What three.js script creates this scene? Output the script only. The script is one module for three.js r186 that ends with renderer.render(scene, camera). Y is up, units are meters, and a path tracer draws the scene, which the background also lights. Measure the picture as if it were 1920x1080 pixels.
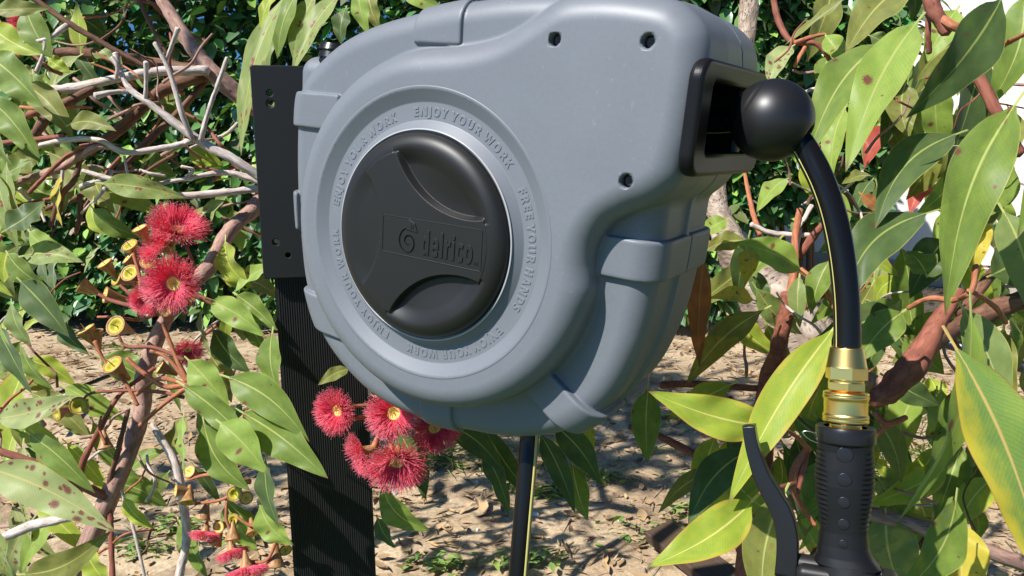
import * as THREE from 'three';
import { Sky } from 'three/addons/objects/Sky.js';
import { mergeGeometries } from 'three/addons/utils/BufferGeometryUtils.js';
import { RoundedBoxGeometry } from 'three/addons/geometries/RoundedBoxGeometry.js';
import { TextGeometry } from 'three/addons/geometries/TextGeometry.js';
import { FontLoader } from 'three/addons/loaders/FontLoader.js';
import { ImprovedNoise } from 'three/addons/math/ImprovedNoise.js';

// ------------------------------------------------------------ camera, sky, sun, exposure
const scene = new THREE.Scene();
const CAM_H = 1.0, PITCH = 11 * Math.PI / 180, FOCAL = 1392;          // focal length in pixels of a 1920 x 1080 frame
const camera = new THREE.PerspectiveCamera(2 * Math.atan(540 / FOCAL) * 180 / Math.PI, 1920 / 1080, 0.02, 300);
camera.position.set(0, CAM_H, 0);
camera.rotation.x = -PITCH;
const renderer = new THREE.WebGLRenderer({ antialias: true });
renderer.setSize(1024, 576);
renderer.toneMapping = THREE.LinearToneMapping;
renderer.toneMappingExposure = 1.48;
renderer.shadowMap.enabled = true;
const SUN = new THREE.Vector3(-0.50, 0.72, 0.41).normalize();
const sky = new Sky();
sky.scale.setScalar(200);
sky.name = 'sky'; sky.userData = { kind: 'structure', label: 'clear blue summer sky above the garden' };
sky.material.uniforms.sunPosition.value.copy(SUN);
sky.material.uniforms.turbidity.value = 6;
sky.material.uniforms.rayleigh.value = 0.8;
sky.material.uniforms.mieCoefficient.value = 0.004;
sky.material.uniforms.cloudCoverage.value = 0;
scene.add(sky);
scene.environmentIntensity = 0.1;
const sun = new THREE.DirectionalLight(new THREE.Color(1, 0.95, 0.87), 5.0);
sun.position.copy(SUN).multiplyScalar(12);
sun.castShadow = true; sun.shadow.radius = 1;
sun.shadow.mapSize.set(2048, 2048);
Object.assign(sun.shadow.camera, { left: -6, right: 6, top: 6, bottom: -6, near: 1, far: 30 });
scene.add(sun, sun.target);

// ------------------------------------------------------------ helpers
function rng(seed) { let a = seed >>> 0; return () => { a = (a + 0x6D2B79F5) >>> 0; let t = a; t = Math.imul(t ^ (t >>> 15), t | 1); t ^= t + Math.imul(t ^ (t >>> 7), t | 61); return ((t ^ (t >>> 14)) >>> 0) / 4294967296; }; }
const V = (x, y, z) => new THREE.Vector3(x, y, z);
const perlin = new ImprovedNoise();
const noise = (x, y, z = 0) => perlin.noise(x, y, z);
const fbm = (x, y, z = 0, o = 4) => { let s = 0, a = 0.5; for (let i = 0; i < o; i++) { s += a * noise(x, y, z + i * 7.3); x *= 2.03; y *= 2.03; z *= 2.03; a *= 0.5; } return s; };
const lerp = (a, b, t) => a + (b - a) * t, clamp = (x, a = 0, b = 1) => Math.min(b, Math.max(a, x));
const sstep = (a, b, x) => { const t = clamp((x - a) / (b - a)); return t * t * (3 - 2 * t); };
const UPV = V(0, Math.cos(PITCH), -Math.sin(PITCH)), BACK = V(0, Math.sin(PITCH), Math.cos(PITCH));
// a point of the place, w metres in front of the lens on the line of sight measured in the photograph
const at = (x, y, w) => V(0, CAM_H, 0).addScaledVector(V(1, 0, 0), (x - 960) / FOCAL * w).addScaledVector(UPV, -(y - 540) / FOCAL * w).addScaledVector(BACK, -w);
const taken = {};
function numbered(n) { const k = taken[n] = (taken[n] ?? -1) + 1; return k ? n + '_' + String(k).padStart(3, '0') : n; }
function shadows(o) { o.castShadow = o.receiveShadow = true; return o; }
function thing(name, label, category, pos = V(0, 0, 0), group) { const o = new THREE.Group(); o.name = numbered(name); o.position.copy(pos); o.userData = { label, category }; if (group) o.userData.group = group; scene.add(o); return o; }
function part(name, geo, mat, parent, label) { const m = shadows(new THREE.Mesh(geo, mat)); m.name = name; if (label) m.userData.label = label; parent.add(m); return m; }
function solo(name, geo, mat, label, category, group) { const m = shadows(new THREE.Mesh(geo, mat)); m.name = numbered(name); m.userData = { label, category }; if (group) m.userData.group = group; scene.add(m); return m; }
function tex(w, h, fn, srgb = true) {
  const d = new Uint8Array(w * h * 4);
  for (let j = 0; j < h; j++) for (let i = 0; i < w; i++) { const c = fn(i / w, j / h), k = (j * w + i) * 4; d[k] = clamp(c[0]) * 255; d[k + 1] = clamp(c[1]) * 255; d[k + 2] = clamp(c[2]) * 255; d[k + 3] = 255; }
  const t = new THREE.DataTexture(d, w, h); t.wrapS = t.wrapT = THREE.RepeatWrapping; t.magFilter = THREE.LinearFilter; t.minFilter = THREE.LinearMipmapLinearFilter; t.generateMipmaps = true;
  if (srgb) t.colorSpace = THREE.SRGBColorSpace; t.needsUpdate = true; return t;
}
const hex = (h) => { const c = new THREE.Color(h); c.convertLinearToSRGB(); return [c.r, c.g, c.b]; };
const mix3 = (a, b, t) => [lerp(a[0], b[0], t), lerp(a[1], b[1], t), lerp(a[2], b[2], t)];
const gray = (v) => [v, v, v];
// tapered tube through points with a radius at each
function tube(pts, radii, { radial = 8, segs = 0, rough = 0, seed = 1, capped = true, vscale = 1 } = {}) {
  const curve = new THREE.CatmullRomCurve3(pts, false, 'centripetal'), n = segs || Math.max(6, pts.length * 6), L = curve.getLength();
  const P = [], N = [], U = [], I = [];
  const fr = curve.computeFrenetFrames(n, false);
  const rad = (t) => { const x = t * (radii.length - 1), i = Math.min(radii.length - 2, Math.floor(x)); return radii.length < 2 ? radii[0] : lerp(radii[i], radii[i + 1], x - i); };
  for (let i = 0; i <= n; i++) {
    const t = i / n, c = curve.getPoint(t), r0 = rad(t);
    for (let j = 0; j <= radial; j++) {
      const a = j / radial * Math.PI * 2, d = fr.normals[i].clone().multiplyScalar(Math.cos(a)).addScaledVector(fr.binormals[i], Math.sin(a));
      const jj = j % radial, r = r0 * (1 + rough * fbm(Math.cos(jj / radial * 6.283) * 1.3 + seed, Math.sin(jj / radial * 6.283) * 1.3, t * L / Math.max(r0, 1e-4) * 0.35, 3));
      P.push(c.x + d.x * r, c.y + d.y * r, c.z + d.z * r); N.push(d.x, d.y, d.z); U.push(j / radial, t * L * vscale);
    }
  }
  const w = radial + 1;
  for (let i = 0; i < n; i++) for (let j = 0; j < radial; j++) { const a = i * w + j, b = a + w; I.push(a, a + 1, b, b, a + 1, b + 1); }
  if (capped) for (const [i, s] of [[0, -1], [n, 1]]) {
    const c = curve.getPoint(i / n), d = curve.getTangent(i / n).multiplyScalar(s), k = P.length / 3;
    P.push(c.x + d.x * rad(i / n) * 0.5, c.y + d.y * rad(i / n) * 0.5, c.z + d.z * rad(i / n) * 0.5); N.push(d.x, d.y, d.z); U.push(0.5, i / n * L * vscale);
    for (let j = 0; j < radial; j++) s > 0 ? I.push(i * w + j, i * w + j + 1, k) : I.push(i * w + j + 1, i * w + j, k);
  }
  const g = new THREE.BufferGeometry(); g.setAttribute('position', new THREE.Float32BufferAttribute(P, 3)); g.setAttribute('normal', new THREE.Float32BufferAttribute(N, 3)); g.setAttribute('uv', new THREE.Float32BufferAttribute(U, 2)); g.setIndex(I);
  if (rough) g.computeVertexNormals();
  return g;
}
const merge = (a) => mergeGeometries(a.map((g) => { const q = g.index ? g.toNonIndexed() : g; for (const k of Object.keys(q.attributes)) if (!['position', 'normal', 'uv', 'color'].includes(k)) q.deleteAttribute(k); return q; }));
const lathe = (pts, seg = 40) => new THREE.LatheGeometry(pts.map((p) => new THREE.Vector2(p[0], p[1])), seg);

// ------------------------------------------------------------ materials of the reel
const grainBump = tex(256, 256, (u, v) => gray(0.5 + 0.9 * noise(u * 64, v * 64, 3) * 0.6 + 0.5 * noise(u * 128, v * 128, 9)), false);
const plasticTone = tex(512, 512, (u, v) => { const m = fbm(u * 6, v * 6, 2) * 0.035 + noise(u * 90, v * 90, 5) * 0.02 + sstep(0.52, 0.6, noise(u * 70 + 3, v * 22, 31)) * 0.08 * sstep(0.1, 0.4, noise(u * 5, v * 5, 12)) + sstep(0.62, 0.7, noise(u * 110, v * 110, 44)) * 0.12; return [0.436 * (1 + m), 0.452 * (1 + m), 0.476 * (1 + m)]; });
const greyPlastic = new THREE.MeshPhysicalMaterial({ name: 'grey_plastic', map: plasticTone, roughness: 0.47, bumpMap: grainBump.clone(), bumpScale: 0.000022, specularIntensity: 1 });
greyPlastic.bumpMap.repeat.set(11, 11); greyPlastic.map.repeat.set(3, 3);
const M = {
  blackSatin: new THREE.MeshPhysicalMaterial({ name: 'black_satin_plastic', color: new THREE.Color().setRGB(0.014, 0.0135, 0.013), roughness: 0.44, specularIntensity: 0.8, bumpMap: grainBump.clone(), bumpScale: 0.00001 }),
  blackGloss: new THREE.MeshPhysicalMaterial({ name: 'black_gloss_plastic', color: new THREE.Color().setRGB(0.012, 0.012, 0.013), roughness: 0.3, specularIntensity: 0.7 }),
  blackBall: new THREE.MeshPhysicalMaterial({ name: 'black_rubber', color: new THREE.Color().setRGB(0.011, 0.011, 0.012), roughness: 0.4, bumpMap: grainBump.clone(), bumpScale: 0.000006 }),
  frameBlack: new THREE.MeshPhysicalMaterial({ name: 'black_frame_plastic', color: new THREE.Color().setRGB(0.009, 0.009, 0.01), roughness: 0.34, specularIntensity: 0.32 }),
  hose: new THREE.MeshPhysicalMaterial({ name: 'black_hose_pvc', color: new THREE.Color().setRGB(0.006, 0.006, 0.0065), roughness: 0.2, specularIntensity: 0.5 }),
  stripe: new THREE.MeshStandardMaterial({ name: 'yellow_stripe', color: new THREE.Color().setRGB(0.5, 0.45, 0.14), roughness: 0.4 }),
  trim: new THREE.MeshPhysicalMaterial({ name: 'pale_trim', color: new THREE.Color().setRGB(0.42, 0.42, 0.42), roughness: 0.3 }),
  steel: new THREE.MeshStandardMaterial({ name: 'dark_steel', color: new THREE.Color().setRGB(0.09, 0.09, 0.095), roughness: 0.55, metalness: 0.6 }),
  brass: new THREE.MeshPhysicalMaterial({ name: 'brass', color: new THREE.Color().setRGB(0.88, 0.58, 0.18), roughness: 0.3, metalness: 1, anisotropy: 0.4 }),
  rubberRib: new THREE.MeshPhysicalMaterial({ name: 'black_grip_rubber', color: new THREE.Color().setRGB(0.008, 0.008, 0.0085), roughness: 0.42, specularIntensity: 0.6 }),
  blackPaint: new THREE.MeshPhysicalMaterial({ name: 'black_painted_wood', color: new THREE.Color().setRGB(0.017, 0.017, 0.017), roughness: 0.45, specularIntensity: 0.55, bumpMap: tex(256, 256, (u, v) => gray(0.5 + fbm(u * 10, v * 10, 1) * 0.5), false), bumpScale: 0.0006 }),
};
M.blackSatin.bumpMap.repeat.set(10, 10); M.blackBall.bumpMap.repeat.set(4, 4);

// ------------------------------------------------------------ hose reel: frame of its own, x along the face, y up, z out of the face (centimetres in the shape functions)
const YAW = 30.6 * Math.PI / 180, ROLL = -5.5 * Math.PI / 180;
const rX0 = V(Math.cos(YAW), 0, Math.sin(YAW)), rN = V(-Math.sin(YAW), 0, Math.cos(YAW)), rY0 = V(0, 1, 0);
const rX = rX0.clone().multiplyScalar(Math.cos(ROLL)).addScaledVector(rY0, Math.sin(ROLL));
const rY = rX0.clone().multiplyScalar(-Math.sin(ROLL)).addScaledVector(rY0, Math.cos(ROLL));
const reel = thing('hose_reel', 'grey plastic wall hose reel with round black hub cap and raised lettering', 'hose reel', at(790.4, 444.2, 0.66));
reel.quaternion.setFromRotationMatrix(new THREE.Matrix4().makeBasis(rX, rY, rN));
const reelPoint = (x, y, z) => reel.position.clone().addScaledVector(rX, x / 100).addScaledVector(rY, y / 100).addScaledVector(rN, z / 100);

function polySdf(ctrl, x0, x1, y0, y1, h) {       // signed distance of a smooth closed outline, on a grid
  const c = new THREE.CatmullRomCurve3(ctrl.map(([x, y]) => V(x, y, 0)), true, 'centripetal').getPoints(ctrl.length * 9); c.pop();
  const nx = Math.ceil((x1 - x0) / h) + 1, ny = Math.ceil((y1 - y0) / h) + 1, d = new Float32Array(nx * ny), n = c.length;
  for (let j = 0; j < ny; j++) for (let i = 0; i < nx; i++) {
    const x = x0 + i * h, y = y0 + j * h; let best = 1e9, inside = false;
    for (let a = 0, b = n - 1; a < n; b = a++) {
      const A = c[a], B = c[b], ex = B.x - A.x, ey = B.y - A.y, wx = x - A.x, wy = y - A.y, t = clamp((wx * ex + wy * ey) / (ex * ex + ey * ey));
      const dx = wx - ex * t, dy = wy - ey * t, q = dx * dx + dy * dy; if (q < best) best = q;
      if ((A.y > y) !== (B.y > y) && x < (B.x - A.x) * (y - A.y) / (B.y - A.y) + A.x) inside = !inside;
    }
    d[j * nx + i] = Math.sqrt(best) * (inside ? -1 : 1);
  }
  return (x, y) => { const u = clamp((x - x0) / h, 0, nx - 1.001), v = clamp((y - y0) / h, 0, ny - 1.001), i = u | 0, j = v | 0, fu = u - i, fv = v - j, k = j * nx + i; return (d[k] * (1 - fu) + d[k + 1] * fu) * (1 - fv) + (d[k + nx] * (1 - fu) + d[k + nx + 1] * fu) * fv; };
}
const ring = (r, a0, a1, n) => Array.from({ length: n }, (_, i) => { const a = lerp(a0, a1, i / (n - 1)) * Math.PI / 180; return [r * Math.cos(a), r * Math.sin(a)]; });
// front drum with the outlet housing at its upper right
const outF = polySdf([...ring(16.1, 92, 352, 34), [15.7, 0.2], [16.0, 2.0], [17.0, 3.7], [18.7, 4.9], [20.6, 5.9], [22.0, 7.4], [22.6, 9.6], [22.9, 12.5], [23.0, 15.5], [22.5, 18.2], [20.6, 19.9], [17.5, 20.5], [14.0, 20.6], [11.2, 20.2], [8.6, 18.7], [6.0, 17.3], [3.0, 16.5]], -27, 29, -26, 26, 0.25);
// the wider shell behind it
const outG = polySdf([[-19.9, 11.2], [-20.4, 7.3], [-20.55, 1.4], [-20.3, -3.1], [-19.5, -9.0], [-17.3, -14.2], [-13.6, -17.6], [-8.9, -19.8], [-2.5, -20.4], [2.8, -19.9], [8.2, -18.9], [13.4, -16.6], [17.3, -12.9], [19.6, -7.6], [20.5, -2.0], [20.7, 4.0], [20.9, 10.0], [21.2, 15.0], [20.2, 18.9], [17.0, 20.6], [12.0, 21.0], [6.0, 20.9], [1.9, 20.5], [-3.8, 19.6], [-10.0, 18.2], [-13.9, 16.7], [-16.9, 14.8], [-18.9, 13.0]], -27, 29, -26, 26, 0.25);
const smin = (a, b, k) => { const h = clamp(0.5 + 0.5 * (b - a) / k); return lerp(b, a, h) - k * h * (1 - h); };
const smax = (a, b, k) => -smin(-a, -b, k);
const rounded = (d2, ez, r) => { const a = d2 + r, b = ez + r; return Math.min(Math.max(a, b), 0) + Math.hypot(Math.max(a, 0), Math.max(b, 0)) - r; };
const ZP = -9.6, ZB = -17.4;
const zShell = (x, y) => -3.55 + 0.05 * y + 0.02 * x;
// straps: band normal (nx, ny), from, to, outward direction (ux, uy), start, height
const STRAPS = [
  [0, 1, 8.1, 11.6, -1, 0, 13, 0.5], [0, 1, -2.8, 1.3, -1, 0, 19.2, 0.55], [0.05, 1, -14.3, -10.2, -1, 0, 12, 0.5],
  [1, 0.05, -3.2, 0.8, 0, -1, 16, 0.4], [0.574, 0.819, -4.9, -1.5, 0.7, -0.7, 14, 0.8], [0, 1, -0.9, 2.5, 1, 0, 13, 0.6], [1, 0, -4.0, 1.2, 0, 1, 16.6, 0.35],
];
const shellSdf = (g, x, y, z) => { const f = rounded(g - 0.05 * Math.max(0, 6 + z > 0 ? 0 : 0), z - zShell(x, y), 2.1), b = rounded(g, ZB - z, 2.2); return Math.max(f, b); };
const ringCut = (r) =>  r > 12.8 ? 0 : r > 11.7 ? -0.6 * (12.8 - r) / 1.1 : r > 10.15 ? -0.6 : r > 9.45 ? -0.6 + 0.6 * (10.15 - r) / 0.7 : 0;
function body(x, y, z) {
  const g = outG(x, y), f = outF(x, y);
  let s = shellSdf(g, x, y, z);
  const drum = Math.max(rounded(f + 0.07 * Math.max(z, ZP), z, 2.1), rounded(f - 0.4, ZB - 0.3 - z, 2.8));
  const flange = Math.hypot(Math.max(0, Math.abs(g + 0.1) - 0.25), Math.max(0, Math.abs(z - ZP) - 0.3)) - 0.12;
  let d = smin(s, drum, 0.5);
  d = smin(d, flange, 0.5);
  for (const [nx, ny, a, b, ux, uy, st, hh] of STRAPS) {
    const q = x * nx + y * ny, band = Math.max(a - q, q - b);
    if (band > 1 || x * ux + y * uy < st - 2) continue;
    const k = smax(smax(s - hh, band, 0.28), st - (x * ux + y * uy), 0.3);
    d = smin(d, k, 0.12);
  }
  // fine joint between the two halves
  if (Math.abs(z - ZP + 0.45) < 0.3 && Math.min(f, g) > -1.2) d = Math.max(d, 0.1 - Math.abs(z - ZP + 0.45));
  if (z > -3 && x * x + y * y < 180) d = Math.max(d, -Math.max(Math.hypot(x, y) - 12.75, -0.85 - z));
  if (z > -2.5) for (const [hx, hy] of [[11.5, 17.1], [19.0, 17.2], [18.6, 7.2]]) d = Math.max(d, -Math.max(Math.hypot(x - hx, y - hy) - 0.5, -1.3 - z));
  if (x > 15) d = Math.max(d, -Math.max(17 - x, Math.abs(y - 12.2) - 2.9, Math.abs(z + 7.4) - 5.6));
  return d;
}
function surfaceNets(fn, lo, hi, h) {
  const n = [0, 1, 2].map((k) => Math.ceil((hi[k] - lo[k]) / h) + 1), [nx, ny, nz] = n, val = new Float32Array(nx * ny * nz);
  for (let k = 0, p = 0; k < nz; k++) for (let j = 0; j < ny; j++) for (let i = 0; i < nx; i++, p++) val[p] = fn(lo[0] + i * h, lo[1] + j * h, lo[2] + k * h);
  const id = new Int32Array(nx * ny * nz).fill(-1), P = [], sx = 1, sy = nx, sz = nx * ny, off = [0, sx, sy, sx + sy, sz, sx + sz, sy + sz, sx + sy + sz];
  const E = []; for (let a = 0; a < 8; a++) for (const b of [1, 2, 4]) if (!(a & b)) E.push([a, a | b]);
  for (let k = 0; k < nz - 1; k++) for (let j = 0; j < ny - 1; j++) for (let i = 0; i < nx - 1; i++) {
    const c = k * sz + j * sy + i; let m = 0; for (let q = 0; q < 8; q++) if (val[c + off[q]] < 0) m |= 1 << q;
    if (m === 0 || m === 255) continue;
    let x = 0, y = 0, z = 0, w = 0;
    for (const [a, b] of E) { if (((m >> a) & 1) === ((m >> b) & 1)) continue; const va = val[c + off[a]], t = va / (va - val[c + off[b]]); x += (a & 1) + ((b & 1) - (a & 1)) * t; y += ((a >> 1) & 1) + (((b >> 1) & 1) - ((a >> 1) & 1)) * t; z += ((a >> 2) & 1) + (((b >> 2) & 1) - ((a >> 2) & 1)) * t; w++; }
    id[c] = P.length / 3; P.push(lo[0] + (i + x / w) * h, lo[1] + (j + y / w) * h, lo[2] + (k + z / w) * h);
  }
  const grad = (x, y, z, e = 0.07) => [fn(x + e, y, z) - fn(x - e, y, z), fn(x, y + e, z) - fn(x, y - e, z), fn(x, y, z + e) - fn(x, y, z - e)].map((q) => q / (2 * e));
  const N = new Float32Array(P.length);
  for (let v = 0; v < P.length; v += 3) {
    for (let it = 0; it < 2; it++) { const g = grad(P[v], P[v + 1], P[v + 2]), l = Math.max(g[0] * g[0] + g[1] * g[1] + g[2] * g[2], 0.2), d = clamp(fn(P[v], P[v + 1], P[v + 2]) / l, -0.4 * h, 0.4 * h); for (let q = 0; q < 3; q++) P[v + q] -= g[q] * d; }
    const g = grad(P[v], P[v + 1], P[v + 2], 0.09), l = Math.hypot(...g) || 1; for (let q = 0; q < 3; q++) N[v + q] = g[q] / l;
  }
  const Q = [];
  for (let k = 1; k < nz - 1; k++) for (let j = 1; j < ny - 1; j++) for (let i = 1; i < nx - 1; i++) {
    const c = k * sz + j * sy + i, s0 = val[c] < 0;
    if (s0 !== val[c + sx] < 0) { const q = [id[c - sy - sz], id[c - sz], id[c], id[c - sy]]; Q.push(s0 ? q : q.reverse()); }
    if (s0 !== val[c + sy] < 0) { const q = [id[c - sx - sz], id[c - sx], id[c], id[c - sz]]; Q.push(s0 ? q : q.reverse()); }
    if (s0 !== val[c + sz] < 0) { const q = [id[c - sx - sy], id[c - sy], id[c], id[c - sx]]; Q.push(s0 ? q : q.reverse()); }
  }
  return { P, N, Q };
}
function netGeometry({ P, N, Q }, keep, scale = 0.01) {
  const map = new Map(), p = [], nn = [], u = [], idx = [];
  const vid = (v) => { let k = map.get(v); if (k === undefined) { map.set(v, k = p.length / 3); const x = P[v * 3] * scale, y = P[v * 3 + 1] * scale, z = P[v * 3 + 2] * scale; p.push(x, y, z); nn.push(N[v * 3], N[v * 3 + 1], N[v * 3 + 2]); const ax = Math.abs(N[v * 3]), az = Math.abs(N[v * 3 + 2]); u.push(x + z * 0.83, y + z * 0.31); } return k; };
  for (const q of Q) { if (q.some((v) => v < 0) || !keep((P[q[0] * 3 + 2] + P[q[1] * 3 + 2] + P[q[2] * 3 + 2] + P[q[3] * 3 + 2]) / 4)) continue; const [a, b, c, d] = q.map(vid); idx.push(a, b, c, a, c, d); }
  const g = new THREE.BufferGeometry(); g.setAttribute('position', new THREE.Float32BufferAttribute(p, 3)); g.setAttribute('normal', new THREE.Float32BufferAttribute(nn, 3)); g.setAttribute('uv', new THREE.Float32BufferAttribute(u, 2)); g.setIndex(idx); return g;
}
const STEP = globalThis.REEL_STEP ?? 0.2;
const net = surfaceNets(body, [-22.6, -22.4, -18.6], [24.8, 22.4, 1.2], STEP);
part('front_shell', netGeometry(net, (z) => z > ZP - 0.45), greyPlastic, reel);
part('back_shell', netGeometry(net, (z) => z <= ZP - 0.45), greyPlastic, reel);

// hub cap: black disc with a three-armed raised star
function hubCap() {
  const R = 9.15, nr = 250, na = 640, P = [], U = [], I = [], K = [64, -64, 180].map((a) => [12.1 * Math.cos(a * Math.PI / 180), 12.1 * Math.sin(a * Math.PI / 180)]);
  const height = (x, y, r) => {
    let z = 1.22, star = 1 - sstep(7.55, 7.72, r), s = -9; const e = r - (R - 1.5); if (e > 0) z -= 1.2 * (1 - Math.sqrt(Math.max(0, 1 - e * e / 2.25)));
    let kk = 0; K.forEach(([cx, cy], i) => { const q = 8.45 - Math.hypot(x - cx, y - cy); if (q > s) { s = q; kk = i; } });
    if (s > -0.3) { z -= (kk === 2 ? 0.2 : 0.66) * (1 - sstep(6.3, 8.2, r)) * (1 - sstep(0.3, 5.2, Math.max(0, s))); star *= 1 - clamp(s / 0.28); }
    return lerp(z, 1.28, star);
  };
  for (let i = 0; i <= nr; i++) { const r = R * Math.pow(i / nr, 0.8); for (let j = 0; j <= na; j++) { const a = j / na * Math.PI * 2, x = r * Math.cos(a), y = r * Math.sin(a); P.push(x / 100, y / 100, height(x, y, r) / 100); U.push(x / 100, y / 100); } }
  for (let j = 0; j <= na; j++) { const a = j / na * Math.PI * 2; P.push(R * Math.cos(a) / 100, R * Math.sin(a) / 100, -0.006); U.push(0, 0); }
  const w = na + 1; for (let i = 0; i <= nr; i++) for (let j = 0; j < na; j++) { const a = i * w + j, b = a + w; I.push(a, b, a + 1, a + 1, b, b + 1); }
  const g = new THREE.BufferGeometry(); g.setAttribute('position', new THREE.Float32BufferAttribute(P, 3)); g.setAttribute('uv', new THREE.Float32BufferAttribute(U, 2)); g.setIndex(I); g.computeVertexNormals(); return g;
}
{ const pr = [[8.5, -0.9], [8.6, 0], [9.4, 0.0], [9.47, -0.02], [10.1, -0.56], [10.2, -0.6], [11.62, -0.6], [11.74, -0.575], [12.7, -0.05], [12.8, 0.0], [12.95, 0.02], [13.05, 0.0], [13.1, -0.1]];
  const g = lathe(pr.reverse().map(([a, b]) => [a / 100, b / 100]), 220); g.rotateX(Math.PI / 2); part('lettered_ring', g, greyPlastic, reel); }
const cap = part('hub_cap', hubCap(), M.blackSatin, reel, 'round black hub cap with three-armed raised star');
part('trim_ring', new THREE.TorusGeometry(0.0937, 0.0008, 10, 160).translate(0, 0, 0.0012), M.trim, reel);
const font = await new FontLoader().loadAsync('fonts/droid/droid_sans_bold.typeface.json');
const glyph = (t, size, depth, bevel = 0) => new TextGeometry(t, { font, size, depth, curveSegments: 4, bevelEnabled: bevel > 0, bevelSize: bevel, bevelThickness: bevel, bevelSegments: 2 });
{ // embossed phrases running clockwise round the hub
  const out = [];
  for (const [text, a0, a1] of [['ENJOY YOUR WORK', 101, 40.5], ['FREE YOUR HANDS', 30.8, -26.5], ['ENJOY YOUR WORK', -37.5, -98], ['ENJOY YOUR WORK', -109.5, -175], ['ENJOY YOUR WORK', -186.5, -249]]) {
    const widths = [...text].map((c) => font.data.glyphs[c].ha / font.data.resolution), total = widths.reduce((a, b) => a + b, 0); let s = 0;
    [...text].forEach((c, i) => {
      const mid = s + widths[i] / 2, ang = lerp(a0, a1, mid / total) * Math.PI / 180; s += widths[i]; if (c === ' ') return;
      const g = glyph(c, 0.0074, 0.0001, 0.0003); g.translate(-widths[i] * 0.0078 / 2 * 1.0, 0, 0); g.scale(1.06, 1, 1); g.rotateZ(ang - Math.PI / 2); g.translate(0.1052 * Math.cos(ang), 0.1052 * Math.sin(ang), -0.00585); out.push(g);
    });
  }
  part('raised_lettering', merge(out), greyPlastic, reel, 'raised grey words around the hub cap');
}
{ // maker's mark on the star: frame line, word, swirl with a small flag
  const z = 0.0129, bar = (x0, y0, x1, y1, r = 0.0004) => tube([V(x0, y0, z), V((x0 + x1) / 2, (y0 + y1) / 2, z), V(x1, y1, z)], [r], { radial: 6, segs: 3 });
  const g = [bar(-0.033, 0.0165, 0.07, 0.0185, 0.0003), bar(-0.0325, -0.0165, 0.0715, -0.0165), bar(-0.034, 0.0155, -0.0335, -0.0155), bar(0.0715, 0.018, 0.0725, -0.016)];
  part('panel_outline', merge(g), M.blackSatin, cap);
  const w = glyph('delrico', 0.0165, 0.0007, 0.0003); w.computeBoundingBox(); const bw = w.boundingBox.max.x - w.boundingBox.min.x; w.scale(0.0535 / bw, 1.22, 1); w.translate(0.0095, -0.0118, 0.0126);
  const tm = glyph('TM', 0.0026, 0.0005); tm.translate(0.0645, -0.0118, 0.0127);
  const sp = Array.from({ length: 40 }, (_, i) => { const t = i / 39, a = 1.9 + t * 9.6, r = lerp(0.0112, 0.0014, t); return V(-0.0048 + r * Math.cos(a), -0.0036 + r * Math.sin(a) * 1.12, z - 0.0001); });
  const swirl = tube(sp, [0.0011, 0.0011, 0.0008], { radial: 6, segs: 80 });
  const flag = new THREE.Shape([[-0.007, 0.0072], [0.005, 0.0062], [0.0018, 0.0135], [-0.0045, 0.0162]].map((p) => new THREE.Vector2(...p)));
  const hole = glyph('D', 0.0042, 0.0005); hole.translate(-0.0028, 0.0085, 0.0137);
  part('raised_logo', merge([w, tm, swirl, new THREE.ExtrudeGeometry(flag, { depth: 0.0008, bevelEnabled: true, bevelSize: 0.0003, bevelThickness: 0.0003, bevelSegments: 2 }).translate(0, 0, 0.0126), hole]), M.blackSatin, cap, 'embossed black maker name and swirl mark');
}
for (const [x, y] of [[11.5, 17.1], [19.0, 17.2], [18.6, 7.2]]) {
  const head = lathe([[0, 0.1], [0.14, 0.1], [0.16, 0.16], [0.3, 0.2], [0.42, 0.12], [0.44, 0], [0.44, -0.5]].map(([a, b]) => [a / 100, b / 100]), 24); head.rotateX(Math.PI / 2); head.translate(x / 100, y / 100, -0.0085);
  part('screw', head, M.steel, reel);
}
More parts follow.
